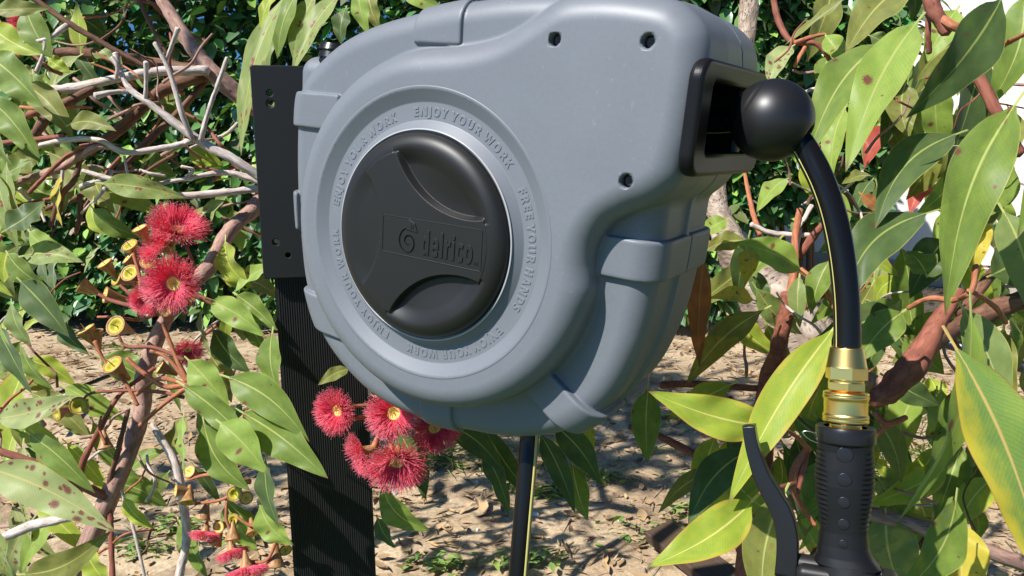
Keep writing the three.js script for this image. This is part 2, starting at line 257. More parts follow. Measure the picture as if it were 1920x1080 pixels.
// black outlet frame on the right side of the housing
{
  const rr = (w0, h0, w1, h1, r, cls) => { const p = new cls(); p.moveTo(w0 + r, h0); p.lineTo(w1 - r, h0); p.absarc(w1 - r, h0 + r, r, -Math.PI / 2, 0); p.lineTo(w1, h1 - r); p.absarc(w1 - r, h1 - r, r, 0, Math.PI / 2); p.lineTo(w0 + r, h1); p.absarc(w0 + r, h1 - r, r, Math.PI / 2, Math.PI); p.lineTo(w0, h0 + r); p.absarc(w0 + r, h0 + r, r, Math.PI, Math.PI * 1.5); return p; };
  const s = rr(0, 8.35, 14.6, 16.0, 1.3, THREE.Shape); s.holes.push(rr(1.7, 9.4, 13.3, 15.1, 0.7, THREE.Path));
  const g = new THREE.ExtrudeGeometry(s, { depth: 0.35, bevelEnabled: true, bevelSize: 0.35, bevelThickness: 0.4, bevelSegments: 4, curveSegments: 10 }); g.scale(0.01, 0.01, 0.01);
  // shape x runs back along the side, extrusion points out of it
  const along = V(0.075, 0, -1).normalize(), outw = V(1, 0, 0.075).normalize();
  const frame = part('outlet_frame', g.applyMatrix4(new THREE.Matrix4().makeBasis(along, V(0, 1, 0), outw.clone()).setPosition(0.2268, 0, -0.003)), M.frameBlack, reel, 'glossy black frame around the hose outlet');
  const liner = []; for (const [x, y, z, a, b, c] of [[17.3, 12.2, -7.4, 0.15, 5.7, 11.1], [20, 9.4, -7.4, 5.4, 0.12, 11.1], [20, 15.0, -7.4, 5.4, 0.12, 11.1], [20, 12.2, -1.85, 5.4, 5.6, 0.12], [20, 12.2, -12.95, 5.4, 5.6, 0.12]]) liner.push(new THREE.BoxGeometry(a / 100, b / 100, c / 100).translate(x / 100, y / 100, z / 100));
  part('liner', merge(liner), M.blackGloss, frame);
  part('guide_roller', lathe([[0, 0.5], [0.6, 0.45], [0.95, 0.2], [1.0, 0], [1.0, -3]].map(([a, b]) => [a / 100, b / 100]), 28).rotateZ(-Math.PI / 2).translate(0.196, 0.113, -0.052), M.blackSatin, frame);
}
// swivel bracket between reel and post board
{
  const arm = [new RoundedBoxGeometry(0.05, 0.26, 0.02, 3, 0.004).translate(-0.02, 0.02, -0.186), new THREE.CylinderGeometry(0.014, 0.014, 0.30, 24).translate(-0.06, 0.02, -0.189)];
  part('swivel_bracket', merge(arm), M.blackGloss, reel);
  const knob = [0, 1, 2].map((i) => new THREE.CylinderGeometry(0.016 - i * 0.001, 0.017, 0.006, 24).translate(-0.186, 0.148 + i * 0.008, -0.08)); knob.push(new THREE.CylinderGeometry(0.013, 0.013, 0.04, 20).translate(-0.186, 0.14, -0.08));
  part('pivot_cap', merge(knob), M.blackGloss, reel);
  const lobe = new RoundedBoxGeometry(0.06, 0.06, 0.05, 6, 0.018).translate(-0.192, 0.123, -0.085);
  part('rear_lug', lobe, greyPlastic, reel);
}

// ------------------------------------------------------------ hose, stopper ball, nozzle
const ballC = reelPoint(26.7, 12.5, -8);
const hose = thing('garden_hose', 'glossy black hose with yellow stripe hanging from black stopper ball', 'hose', ballC);
const rel = (p, o) => p.clone().sub(o);
{
  const pts = [reelPoint(17.5, 11.8, -8), reelPoint(22, 12.0, -8), ballC, at(1489, 252, 0.565), at(1528, 312, 0.557), at(1556, 380, 0.552), at(1575, 460, 0.55), at(1586, 550, 0.55), at(1589, 640, 0.55), at(1588, 668, 0.55)].map((p) => rel(p, ballC));
  part('hose_tube', tube(pts, [0.0096], { radial: 28, segs: 90 }), M.hose, hose);
  // stripe lies on the skin of the hose, on its left side
  const c = new THREE.CatmullRomCurve3(pts, false, 'centripetal'), st = [];
  for (let i = 0; i <= 60; i++) { const t = i / 60, p = c.getPoint(t), tg = c.getTangent(t), side = tg.clone().cross(BACK).normalize(); if (side.x > 0) side.negate(); const d = side.multiplyScalar(0.97).addScaledVector(BACK, 0.24).normalize(); st.push(p.addScaledVector(d, 0.0092)); }
  part('stripe', tube(st, [0.0007], { radial: 8, segs: 120 }), M.stripe, hose);
  const dir = rX.clone().multiplyScalar(0.86).addScaledVector(rY, -0.5).addScaledVector(rN, 0.1).normalize();
  const ball = []; for (let i = 0; i <= 40; i++) { const a = lerp(-0.4, 2.82, i / 40); if (a < 0) continue; const seam = Math.abs(a - 1.05) < 0.02 ? 0.985 : 1; ball.push([3.12 * Math.sin(a) * seam / 100, -3.12 * Math.cos(a) / 100]); }
  const prof = [[0, -2.75], [1.55, -2.7], [1.62, -2.7]]; for (let i = 0; i <= 44; i++) { const a = lerp(0.55, 2.78, i / 44), s = Math.abs(a - 1.02) < 0.03 ? 0.982 : 1; prof.push([3.12 * Math.sin(a) * s, -3.12 * Math.cos(a) * s]); } prof.push([1.02, 2.7], [0.98, 2.2], [0, 2.2]);
  const g = lathe(prof.map(([a, b]) => [Math.max(a, 0) / 100, b / 100]), 64); g.applyQuaternion(new THREE.Quaternion().setFromUnitVectors(V(0, 1, 0), rX.clone().multiplyScalar(0.93).addScaledVector(rY, -0.36).normalize()));
  part('stopper_ball', g, M.blackBall, hose, 'matt black rubber stopper ball');
}
const nozTop = at(1588, 652, 0.55), nozEnd = at(1580, 1062, 0.545);
const nozzle = thing('spray_nozzle', 'black pistol spray nozzle with ribbed grip, trigger lever and brass connector', 'hose nozzle', nozTop);
{
  const yv = nozTop.clone().sub(nozEnd).normalize(), eye = V(0, CAM_H, 0).sub(nozTop).normalize(), zv = eye.clone().addScaledVector(yv, -eye.dot(yv)).normalize(), xv = yv.clone().cross(zv);
  nozzle.quaternion.setFromRotationMatrix(new THREE.Matrix4().makeBasis(xv, yv, zv));
  const c = 0.01 * 0.55 / 0.56;     // centimetre in this frame; y is minus the way down
  const lt = (p, n = 48) => lathe(p.map(([r, y]) => [r * c, -y * c]), n);
  part('collar', lt([[0.95, -0.05], [1.18, 0], [1.2, 0.1], [1.42, 1.35], [1.46, 1.5]]), M.brass, nozzle);
  const nut = (y0, y1, r, n = 6, tw = 0.26) => { const q = new THREE.CylinderGeometry(r * c, r * c, (y1 - y0) * c, n, 1).toNonIndexed(); q.computeVertexNormals(); q.rotateY(tw); q.translate(0, -(y0 + y1) / 2 * c, 0); return q; };
  part('hex_nut', merge([nut(1.45, 2.35, 1.52), lt([[1.3, 1.35], [1.42, 1.5]]), nut(2.6, 3.15, 1.4, 6, 0.1), lt([[1.3, 2.35], [1.24, 2.4], [1.24, 2.6], [1.3, 2.62]])]), M.brass, nozzle);
  const q = [[1.1, 3.1], [1.12, 3.3], [1.45, 3.3], [1.6, 3.36], [1.62, 3.5], [1.56, 3.55], [1.62, 3.6], [1.62, 3.78], [1.57, 3.84], [1.54, 4.0], [1.54, 4.9], [1.58, 5.0], [1.62, 5.06], [1.62, 5.22], [1.57, 5.28], [1.62, 5.34], [1.62, 5.5], [1.55, 5.62], [1.15, 5.62], [1.12, 5.7], [1.12, 6.0], [1.48, 6.1], [1.5, 6.28], [1.3, 6.4], [1.0, 6.42]];
  part('quick_connector', lt(q, 64), M.brass, nozzle, 'brass quick connector with grooved rings');
  // grip: lofted rounded sections, ribs on both flanks
  const sec = [[5.95, 1.7, 1.7], [6.0, 1.98, 1.9], [6.5, 2.02, 1.95], [6.95, 2.04, 1.95], [7.15, 1.95, 1.85], [7.7, 1.98, 1.8], [9, 2.1, 1.85], [10.2, 2.1, 1.85], [11.5, 1.95, 1.75], [12.6, 1.76, 1.65], [13.6, 1.66, 1.6], [14.6, 1.75, 1.65], [15.4, 1.95, 1.75], [16.0, 2.3, 1.9]];
  const P = [], I = [], na = 72, rows = 260, wy = (t) => { let i = 0; while (i < sec.length - 2 && sec[i + 1][0] < t) i++; const k = clamp((t - sec[i][0]) / (sec[i + 1][0] - sec[i][0])); return [lerp(sec[i][1], sec[i + 1][1], k), lerp(sec[i][2], sec[i + 1][2], k)]; };
  for (let r = 0; r <= rows; r++) { const y = lerp(5.95, 16.0, r / rows), [a, b] = wy(y); for (let j = 0; j <= na; j++) { const t = j / na * Math.PI * 2, ct = Math.cos(t), st = Math.sin(t), e = 0.8; let x = a * Math.sign(ct) * Math.abs(ct) ** e, z = b * Math.sign(st) * Math.abs(st) ** e; const half = 0.84 - 0.24 * Math.cos((y - 10.6) / 3.6 * 1.57), rib = sstep(half * 0.92, half * 1.0 + 0.06, Math.abs(x) / a) * sstep(7.5, 7.7, y) * (1 - sstep(13.0, 13.3, y)); const k = 1 - rib * 0.055 * (0.5 - 0.5 * Math.cos(y * Math.PI * 2 / 0.36)); x *= k; z *= k; x += y > 14.4 ? (y - 14.4) ** 2 * 0.12 : 0; P.push(x * c, -y * c, z * c); } }
  for (let r = 0; r < rows; r++) for (let j = 0; j < na; j++) { const A = r * (na + 1) + j, B = A + na + 1; I.push(A, A + 1, B, B, A + 1, B + 1); }
  const g = new THREE.BufferGeometry(); g.setAttribute('position', new THREE.Float32BufferAttribute(P, 3)); g.setAttribute('uv', new THREE.Float32BufferAttribute(P.flatMap((v, i) => (i % 3 < 2 ? [v] : [])), 2)); g.setIndex(I); g.computeVertexNormals();
  const grip = part('grip', g, M.rubberRib, nozzle, 'black rubber grip ribbed on both sides with five round studs');
  [[7.75, 0.58], [9.55, 0.5], [11.2, 0.42], [12.8, 0.4], [14.25, 0.33]].forEach(([y, r]) => { const b = wy(y)[1]; part('stud', lathe([[0, 0.06], [r * 0.9, 0.06], [r, 0.0], [r, -0.2]].map(([a, q2]) => [a * c, q2 * c]), 28).rotateX(Math.PI / 2).translate(0, -y * c, (b + 0.0) * c), M.blackGloss, grip); });
  part('collar_ring', lt([[1.5, 5.9], [1.98, 5.86], [2.1, 5.95], [2.12, 6.3], [2.13, 6.95], [2.05, 7.1], [1.9, 7.12]], 56), M.blackGloss, nozzle);
  // trigger lever: flat bar bent along its length
  const lev = [[-6.9, 6.4], [-6.7, 7.6], [-6.3, 9.0], [-5.8, 10.3], [-5.05, 11.6], [-4.35, 12.8], [-3.95, 14.2], [-3.85, 15.6], [-3.95, 17.6]], lc = new THREE.CatmullRomCurve3(lev.map(([x, y]) => V(x * c, -y * c, 0.2 * c)));
  const LP = [], LI = [], n = 60, cs = [[-1, -1], [-1, 1], [-0.82, 1.15], [0.82, 1.15], [1, 1], [1, -1], [0.82, -1.15], [-0.82, -1.15]];
  for (let i = 0; i <= n; i++) { const t = i / n, p = lc.getPoint(t), tg = lc.getTangent(t), nn = V(-tg.y, tg.x, 0), hw = lerp(0.46, 0.78, sstep(0, 0.75, t)) * c, hd = 0.62 * c; for (const [a, b] of cs) LP.push(p.x + nn.x * a * hw, p.y + nn.y * a * hw, p.z + b * hd); }
  for (let i = 0; i < n; i++) for (let j = 0; j < 8; j++) { const a = i * 8 + j, b = i * 8 + (j + 1) % 8; LI.push(a, a + 8, b, b, a + 8, b + 8); } for (const s of [0, n * 8]) for (let j = 1; j < 7; j++) LI.push(...(s ? [s, s + j + 1, s + j] : [s, s + j, s + j + 1]));
  const lg = new THREE.BufferGeometry(); lg.setAttribute('position', new THREE.Float32BufferAttribute(LP, 3)); lg.setIndex(LI); const l2 = lg.toNonIndexed(); l2.setAttribute('uv', new THREE.Float32BufferAttribute(new Float32Array(l2.attributes.position.count * 2), 2)); 
  lg.computeVertexNormals();
  part('trigger_lever', lg, M.blackGloss, nozzle, 'curved black trigger lever');
  const head = [new THREE.CylinderGeometry(2.0 * c, 2.3 * c, 2.2 * c, 32).rotateZ(0.1).translate(0.4 * c, -17.0 * c, 0), new THREE.CylinderGeometry(0.75 * c, 0.75 * c, 6.4 * c, 20).rotateZ(Math.PI / 2).translate(-0.6 * c, -16.6 * c, 0), new RoundedBoxGeometry(7 * c, 2.6 * c, 3.4 * c, 4, 0.6 * c).translate(0.3 * c, -17.6 * c, 0)];
  part('nozzle_head', merge(head), M.blackSatin, nozzle);
  const clip = new THREE.TorusGeometry(0.62 * c, 0.07 * c, 8, 30, Math.PI * 1.2).scale(0.5, 1.4, 1).rotateZ(1.2).translate(-2.12 * c, -6.9 * c, 0.3 * c);
  part('wire_clip', clip, new THREE.MeshStandardMaterial({ name: 'bright_wire', color: 0xb9b9b4, metalness: 1, roughness: 0.25 }), nozzle);
}
// hose that feeds the reel from below
{
  const p0 = at(994, 800, 0.74), pts = [p0, at(990, 860, 0.74), at(981, 960, 0.735), at(971, 1080, 0.73), at(955, 1260, 0.725), at(935, 1500, 0.72)];
  const t = thing('supply_hose', 'black hose with pale stripe running straight down under the reel', 'hose', p0), loc = pts.map((p) => rel(p, p0));
  part('hose_tube', tube(loc, [0.0094], { radial: 24, segs: 40 }), M.hose, t);
  part('stripe', tube(loc.map((p) => p.clone().add(V(0.0062, 0, 0.0062))), [0.0018], { radial: 8, segs: 40 }), M.stripe, t);
}
// ------------------------------------------------------------ post and board
{
  const post = thing('timber_post', 'black painted ribbed decking timber post behind the reel', 'post', at(604, 530, 0.975).setY(0));
  const W = 0.113, T = 0.07, s = new THREE.Shape(), n = 36; s.moveTo(-W / 2, T); s.lineTo(-W / 2, 0.0013);
  for (let i = 0; i < n; i++) { const x0 = -W / 2 + 0.003 + (W - 0.006) * i / n, d = (W - 0.006) / n; for (let k = 0; k <= 5; k++) { const q = k / 5; s.lineTo(x0 + d * (0.08 + 0.84 * q), 0.0013 - 0.0009 * Math.pow(Math.sin(Math.PI * q), 0.7)); } }
  s.lineTo(W / 2, 0.0013); s.lineTo(W / 2, T); s.closePath();
  const topY = at(604, 455, 0.975).y, g = new THREE.ExtrudeGeometry(s, { depth: topY + 0.25, bevelEnabled: false }); g.rotateX(-Math.PI / 2); g.translate(0, -0.25, 0);
  part('ribbed_board', g, M.blackPaint, post);
  post.rotation.set(0, 0.26, 0.004, 'ZYX');
  const bc = at(560, 330, 0.93), board = thing('mounting_board', 'black painted mounting board with drilled holes fixed above the post', 'mounting board', bc);
  const pw = 0.94 / FOCAL, sh = new THREE.Shape(); const Lx = (483 - 560) * pw + 0.003, Rx = 0.078, Ty = 0.132, By = -0.128; const rr = 0.003;
  sh.moveTo(Lx + rr, By); sh.lineTo(Rx, By); sh.lineTo(Rx, Ty); sh.lineTo(Lx + rr, Ty); sh.quadraticCurveTo(Lx, Ty, Lx, Ty - rr); sh.lineTo(Lx, By + rr); sh.quadraticCurveTo(Lx, By, Lx + rr, By);
  const hole = (x, y, r) => { const p = at(x, y, 0.93), h = new THREE.Path(); h.absarc(p.x - bc.x, p.y - bc.y, r, 0, Math.PI * 2, true); sh.holes.push(h); };
  hole(517, 177, 0.0048); hole(517, 196, 0.0058); hole(512, 456, 0.0052); hole(533, 482, 0.0042);
  const bg = new THREE.ExtrudeGeometry(sh, { depth: 0.02, bevelEnabled: true, bevelSize: 0.001, bevelThickness: 0.001, bevelSegments: 2, curveSegments: 12 }).translate(0, 0, -0.02);
  part('board', bg, M.blackPaint, board); board.rotation.y = 0.2;
}

// ------------------------------------------------------------ ground, wall, hedge, tree
const sandTex = tex(1024, 1024, (u, v) => {
  const a = fbm(u * 7, v * 7, 1, 5), b = noise(u * 120, v * 120, 4), c = noise(u * 300, v * 300, 8), d = sstep(0.05, 0.35, fbm(u * 13, v * 13, 6, 4));
  let col = mix3([0.75, 0.67, 0.55], [0.61, 0.52, 0.41], clamp(0.5 + a * 1.3)); col = mix3(col, [0.38, 0.31, 0.245], d * 0.6);
  const k = 1 + b * 0.13 + c * 0.16; return [col[0] * k, col[1] * k, col[2] * k];
});
const sandBump = tex(512, 512, (u, v) => gray(0.5 + fbm(u * 30, v * 30, 3, 4) * 0.8 + noise(u * 200, v * 200, 1) * 0.15), false);
const groundMat = new THREE.MeshStandardMaterial({ name: 'sandy_soil', map: sandTex, bumpMap: sandBump, bumpScale: 0.003, roughness: 0.95 });
groundMat.map.repeat.set(0.55, 0.55); groundMat.bumpMap.repeat.set(1.1, 1.1);
const groundY = (x, z) => 0.03 * fbm(x * 0.9, z * 0.9, 2) + 0.004 * fbm(x * 5, z * 5, 5);
{
  const xs = [], zs = []; for (let i = -90; i <= 90; i++) { const t = i / 90; xs.push(Math.sign(t) * (Math.abs(t) * 4 + Math.abs(t) ** 6 * 60)); } for (let i = 0; i <= 150; i++) { const t = i / 150; zs.push(20 - t * 26 - t ** 8 * 60); }
  const P = [], U = [], I = []; for (const z of zs) for (const x of xs) { P.push(x, groundY(x, z), z); U.push(x, z); }
  const w = xs.length; for (let j = 0; j < zs.length - 1; j++) for (let i = 0; i < w - 1; i++) { const a = j * w + i, b = a + w; I.push(a, a + 1, b, b, a + 1, b + 1); }
  const g = new THREE.BufferGeometry(); g.setAttribute('position', new THREE.Float32BufferAttribute(P, 3)); g.setAttribute('uv', new THREE.Float32BufferAttribute(U, 2)); g.setIndex(I); g.computeVertexNormals();
  const ny = g.attributes.normal; if (ny.getY(1000) < 0) { const id = g.index.array; for (let i = 0; i < id.length; i += 3) { const t = id[i]; id[i] = id[i + 1]; id[i + 1] = t; } g.computeVertexNormals(); }
  const m = shadows(new THREE.Mesh(g, groundMat)); m.name = 'ground'; m.userData = { kind: 'structure', label: 'bare sandy garden soil with scattered litter' }; scene.add(m);
}
{ // mown grass where the photographer stands, outside the picture
  const lt = tex(256, 256, (u, v) => { const k = 1 + fbm(u * 8, v * 8, 3) * 0.6 + noise(u * 90, v * 90, 1) * 0.3; return [0.27 * k, 0.34 * k, 0.17 * k]; });
  const m = shadows(new THREE.Mesh(new THREE.BoxGeometry(14, 0.05, 9).translate(0, 0.025, 3.3), new THREE.MeshStandardMaterial({ name: 'lawn_grass', map: lt, roughness: 1 }))); m.name = 'lawn'; m.userData = { kind: 'structure', label: 'mown green lawn in front of the flower bed' }; scene.add(m);
}
function stuff(name, geo, mat, n, label, place, parent = scene) {
  const im = shadows(new THREE.InstancedMesh(geo, mat, n)), m4 = new THREE.Matrix4(), c = new THREE.Color();
  for (let i = 0; i < n; i++) { place(i, m4, c); im.setMatrixAt(i, m4); im.setColorAt(i, c); }
  im.name = name; im.userData = { kind: 'stuff', label }; parent.add(im); return im;
}
const compose = (m, p, e, s) => m.compose(p, new THREE.Quaternion().setFromEuler(e), s);
// small leaf blade: base at the origin, tip at +z, face up
function blade(len, wid, fold = 0.25, curl = 0.15, n = 4) {
  const P = [], U = [], I = [];
  for (let i = 0; i <= n; i++) { const t = i / n, w = wid * 0.5 * Math.pow(Math.sin(Math.PI * Math.pow(t * 0.97 + 0.015, 0.8)), 0.85), y = -curl * len * t * t; for (const s of [-1, 0, 1]) { P.push(s * w, y + Math.abs(s) * w * fold, t * len); U.push(0.5 + s * 0.5, t); } }
  for (let i = 0; i < n; i++) for (let j = 0; j < 2; j++) { const a = i * 3 + j, b = a + 3; I.push(a, b, a + 1, a + 1, b, b + 1); }
  const g = new THREE.BufferGeometry(); g.setAttribute('position', new THREE.Float32BufferAttribute(P, 3)); g.setAttribute('uv', new THREE.Float32BufferAttribute(U, 2)); g.setIndex(I); g.computeVertexNormals(); return g;
}
{ // litter: dry leaf flakes, twigs, pale stones
  const R = rng(11), spot = () => { const w = 1.3 + Math.pow(R(), 0.75) * 4.2, x = (R() * 2 - 1) * w * 0.85, z = -w; return [x, z]; };
  const dry = new THREE.MeshStandardMaterial({ name: 'dry_leaf', color: 0xffffff, roughness: 0.85 });
  stuff('leaf_litter', blade(0.05, 0.016, 0.3, -0.2, 3), dry, 15000, 'dry brown leaf and bark litter on the sand', (i, m, c) => {
    const [x, z] = spot(), s = 0.35 + R() * R() * 1.25, dens = fbm(x * 1.6, z * 1.6, 9); const k = dens > -0.05 ? 1 : 0.45;
    compose(m, V(x, groundY(x, z) + 0.003 + R() * 0.006, z), new THREE.Euler((R() - 0.5) * 0.7, R() * 6.28, (R() - 0.5) * 0.9), V(s * (0.4 + R()), s, s * k)); const h = R(); c.setRGB(lerp(0.13, 0.5, h), lerp(0.075, 0.34, h), lerp(0.035, 0.18, h));
  });
  stuff('twig_litter', new THREE.CylinderGeometry(0.0012, 0.0016, 0.07, 5).rotateX(Math.PI / 2), dry, 3200, 'thin dry twigs scattered on the sand', (i, m, c) => { const [x, z] = spot(), s = 0.3 + R(); compose(m, V(x, groundY(x, z) + 0.003, z), new THREE.Euler((R() - 0.5) * 0.2, R() * 6.28, 0), V(1, 1, s)); const h = R(); c.setRGB(lerp(0.13, 0.45, h), lerp(0.09, 0.36, h), lerp(0.06, 0.27, h)); });
  stuff('pebbles', new THREE.IcosahedronGeometry(0.008, 1), dry, 420, 'small pale stones lying on the sand', (i, m, c) => { const [x, z] = spot(), s = 0.3 + R() * R() * 1.5; compose(m, V(x, groundY(x, z) + 0.002, z), new THREE.Euler(R() * 6, R() * 6, R() * 6), V(s, s * 0.6, s * 0.8)); const h = 0.35 + R() * 0.35; c.setRGB(h, h * 0.95, h * 0.87); });
  const green = new THREE.MeshPhysicalMaterial({ name: 'weed_leaf', color: 0xffffff, roughness: 0.8, transmission: 0.25, thickness: 0 });
  const patches = [[865, 860, 90], [960, 920, 40], [1130, 900, 60], [1030, 930, 40], [1200, 1000, 110], [1330, 900, 120], [820, 1070, 70], [990, 1060, 90], [1265, 790, 80], [1300, 960, 60], [1570, 820, 90], [240, 660, 70], [640, 1010, 40], [330, 1000, 60], [470, 1020, 70], [1720, 860, 80], [1600, 900, 60], [270, 1040, 60]];
  const groundAt = (x, y) => { const d = at(x, y, 1).sub(V(0, CAM_H, 0)), t = -CAM_H / d.y; return V(0, CAM_H, 0).addScaledVector(d, t); };
  const per = 75; stuff('ground_weeds', blade(0.036, 0.017, 0.2, 0.25, 3), green, patches.length * per, 'low green weeds in patches on the sand', (i, m, c) => {
    const [px, py, sp] = patches[Math.floor(i / per)], p = groundAt(px + (R() + R() - 1) * sp, py + (R() + R() - 1) * sp * 0.28), s = 0.35 + R() * 0.75;
    compose(m, V(p.x, groundY(p.x, p.z) + 0.004 + R() * 0.03, p.z), new THREE.Euler(-R() * 1.0, R() * 6.28, 0), V(s, s, s)); const h = R(); c.setRGB(lerp(0.10, 0.30, h), lerp(0.22, 0.42, h), lerp(0.03, 0.08, h));
  });
  stuff('grass', blade(0.11, 0.005, 0.3, 0.35, 4), green, 1500, 'thin green grass tufts beyond the nozzle', (i, m, c) => { const tuft = i % 60, q = rng(tuft * 31 + 5), gx = tuft < 45 ? 1560 + q() * 380 : 700 + q() * 600, gy = tuft < 45 ? 770 + q() * 170 : 840 + q() * 60, p = groundAt(gx + (R() - 0.5) * 40, gy + (R() - 0.5) * 14), s = 0.4 + R() * 0.8; compose(m, V(p.x, groundY(p.x, p.z), p.z), new THREE.Euler(-0.5 - R() * 0.9, R() * 6.28, 0), V(1, 1, s)); const h = R(); c.setRGB(lerp(0.13, 0.38, h), lerp(0.24, 0.44, h), lerp(0.05, 0.12, h)); });
}
// timber offcut and dark irrigation pipes on the ground
{
  const woodTex = tex(128, 512, (u, v) => { const g = noise(u * 26 + noise(v * 3, 0.3) * 1.5, v * 5, 3) * 0.5 + noise(u * 60, v * 8, 1) * 0.3, k = 1 + g * 0.4; return [0.40 * k, 0.33 * k, 0.27 * k]; });
  const g = new RoundedBoxGeometry(0.085, 0.03, 0.42, 2, 0.004); const p = g.attributes.position; for (let i = 0; i < p.count; i++) p.setX(i, p.getX(i) + 0.004 * noise(p.getZ(i) * 20, p.getY(i) * 30, 2)); g.computeVertexNormals();
  const o = solo('timber_offcut', g, new THREE.MeshStandardMaterial({ name: 'weathered_wood', color: 0xc8c0b8, map: woodTex, roughness: 0.9, bumpMap: woodTex, bumpScale: 0.002 }), 'weathered brown timber offcut lying on the sand', 'timber board');
  o.position.set(0.475, 0.03, -1.53); o.rotation.set(0.12, 0.55, 0.05);
  const pm = new THREE.MeshPhysicalMaterial({ name: 'dark_pipe', color: 0x141822, roughness: 0.35 });
  solo('irrigation_pipe', tube([at(60, 775, 2.5), at(110, 738, 2.75), at(160, 722, 2.95), at(205, 704, 3.05), at(240, 690, 3.2)], [0.008], { radial: 10 }), pm, 'thin black irrigation pipe on the sand beside the red flowers', 'pipe');
  solo('irrigation_pipe', tube([at(1480, 555, 3.0), at(1600, 600, 2.9), at(1720, 628, 2.7), at(1800, 650, 2.6), at(1900, 682, 2.5), at(2060, 730, 2.4)], [0.022], { radial: 12 }), pm, 'thick dark blue pipe crossing behind the leaves near the wall', 'pipe');
}
{ // white rendered wall
  const wt = tex(256, 256, (u, v) => { const k = 0.86 + fbm(u * 6, v * 6, 4) * 0.07 + noise(u * 60, v * 60, 2) * 0.02; return [k, k * 0.99, k * 0.965]; });
  const wm = new THREE.MeshStandardMaterial({ name: 'white_render', map: wt, roughness: 0.9, bumpMap: sandBump.clone(), bumpScale: 0.004 });
  const wall = thing('garden_wall', 'white rendered garden wall behind the right hand leaves', 'wall', V(3.1, 0, -5.3));
  wall.rotation.y = -0.75;
  part('rendered_wall', new THREE.BoxGeometry(6, 2.6, 0.2).translate(0.3, 1.3, 0), wm, wall);
  part('plinth', new THREE.BoxGeometry(6.04, 0.16, 0.26).translate(0.3, 0.08, 0), new THREE.MeshStandardMaterial({ name: 'grey_concrete', color: 0x9c968c, roughness: 0.95 }), wall);
}
{ // hedge: glossy broad leaves
  const hedge = thing('hedge', 'dense dark green hedge of glossy oval leaves behind the branches', 'hedge', V(0, 0, -3.7));
  const g = blade(0.088, 0.048, 0.28, 0.12, 4), mk = (c, r) => new THREE.MeshPhysicalMaterial({ name: 'hedge_leaf', color: c, roughness: 0.75, transmission: 0.18, thickness: 0, clearcoat: 0.55, clearcoatRoughness: 0.28 });
  const R = rng(5), leafTones = [0x3f6f2a, 0x4d8233, 0x37622c, 0x6b9a35, 0x93bf40].map((c) => mk(c));
  const end = (y) => 1.75 + 0.15 * noise(y * 2, 4);
  const leafPose = (i, n, front) => { const x = R() < 0.3 ? 0.7 + R() * 1.25 : -4.2 + R() * (4.2 + 1.9); let y = 0.12 + R() * 3.0; let z = 0.28 * fbm(x * 1.6, y * 1.6, 3, 3) * 1.6 - 0.1 - (front ? R() * 0.16 : R() * R() * 1.1);  if (x > 1.15 && y < 0.85) y = 0.85 + R() * 1.05; if (x > 0.3 && y > 1.95) y = 0.6 + R() * 1.3; return [V(x, y, z), new THREE.Euler(0.5 + (R() - 0.5) * 1.3, (R() - 0.5) * 2.6 , (R() - 0.5) * 1.4, 'YXZ'), 0.45 + R() * 0.85]; };
  for (let i = 0; i < 300; i++) { // the leaves seen largest, one by one, where gaps show the hedge
    const [p, e, s] = leafPose(i, 300, true), left = i < 230; p.x = left ? -2.7 + R() * 1.75 : 0.95 + R() * 0.85; p.y = (left ? 0.75 : 0.95) + R() * (left ? 1.2 : 1.05); p.z = 0.28 * fbm(p.x * 1.6, p.y * 1.6, 3, 3) * 1.6 + 0.02 + R() * 0.1;
    const m = part('leaf', g, leafTones[R() < 0.12 ? 4 : Math.floor(R() * 4)], hedge); m.position.copy(p); m.rotation.copy(e); m.scale.setScalar(s * 1.08);
  }
  stuff('foliage', g, mk(0xffffff), 74000, 'mass of small hedge leaves', (i, m, c) => {
    const [p, e, s] = leafPose(i, 1, R() < 0.45); let k = s;
    if (R() < 0.3) { p.z = -0.75 - R() * 0.8; p.y = 0.05 + R() * (p.x > 0.3 ? 1.9 : 3.2); if (p.x > 1.15 && p.y < 0.8) p.y += 0.8; k = s * 1.6; }
    compose(m, p, e, V(k, k, k)); R() < 0.12 ? c.setRGB(0.26, 0.46, 0.06) : c.setRGB(lerp(0.035, 0.12, R()), lerp(0.11, 0.27, R()), lerp(0.018, 0.05, R()));
  }, hedge);
  const stem = []; for (let i = 0; i < 40; i++) { const x = -4 + R() * 5.8, h = 1.4 + R(); stem.push(tube([V(x, 0, -0.5), V(x + (R() - 0.5) * 0.3, h * 0.5, -0.45 + (R() - 0.5) * 0.3), V(x + (R() - 0.5) * 0.6, h, -0.4 + (R() - 0.5) * 0.4)], [0.018, 0.012, 0.006], { radial: 6, segs: 6 })); }
  const sm = part('stems', merge(stem), new THREE.MeshStandardMaterial({ name: 'hedge_stem', color: 0x4a3d2e, roughness: 0.9 }), hedge); sm.userData.kind = 'stuff';
}
function barkTex(a, b, cdark, sx = 5, sy = 3, seed = 1) { return tex(128, 512, (u, v) => { const cx = Math.cos(u * 6.283) * sx * 0.35, cy = Math.sin(u * 6.283) * sx * 0.35, n = fbm(cx + seed, cy, v * sy * 4, 4), f = fbm(cx * 3, cy * 3 + seed, v * sy * 9, 3), k = sstep(0.12, 0.4, f); return mix3(mix3(a, b, clamp(0.5 + n * 1.7)), cdark, k * 0.6); }); }
const bark = (name, a, b, d, bump = 0.0012, seed = 1, rep = 4) => { const t = barkTex(a, b, d, 5, 3, seed); t.repeat.set(1, rep); return new THREE.MeshStandardMaterial({ name, map: t, roughness: 0.82, bumpMap: t, bumpScale: bump }); };
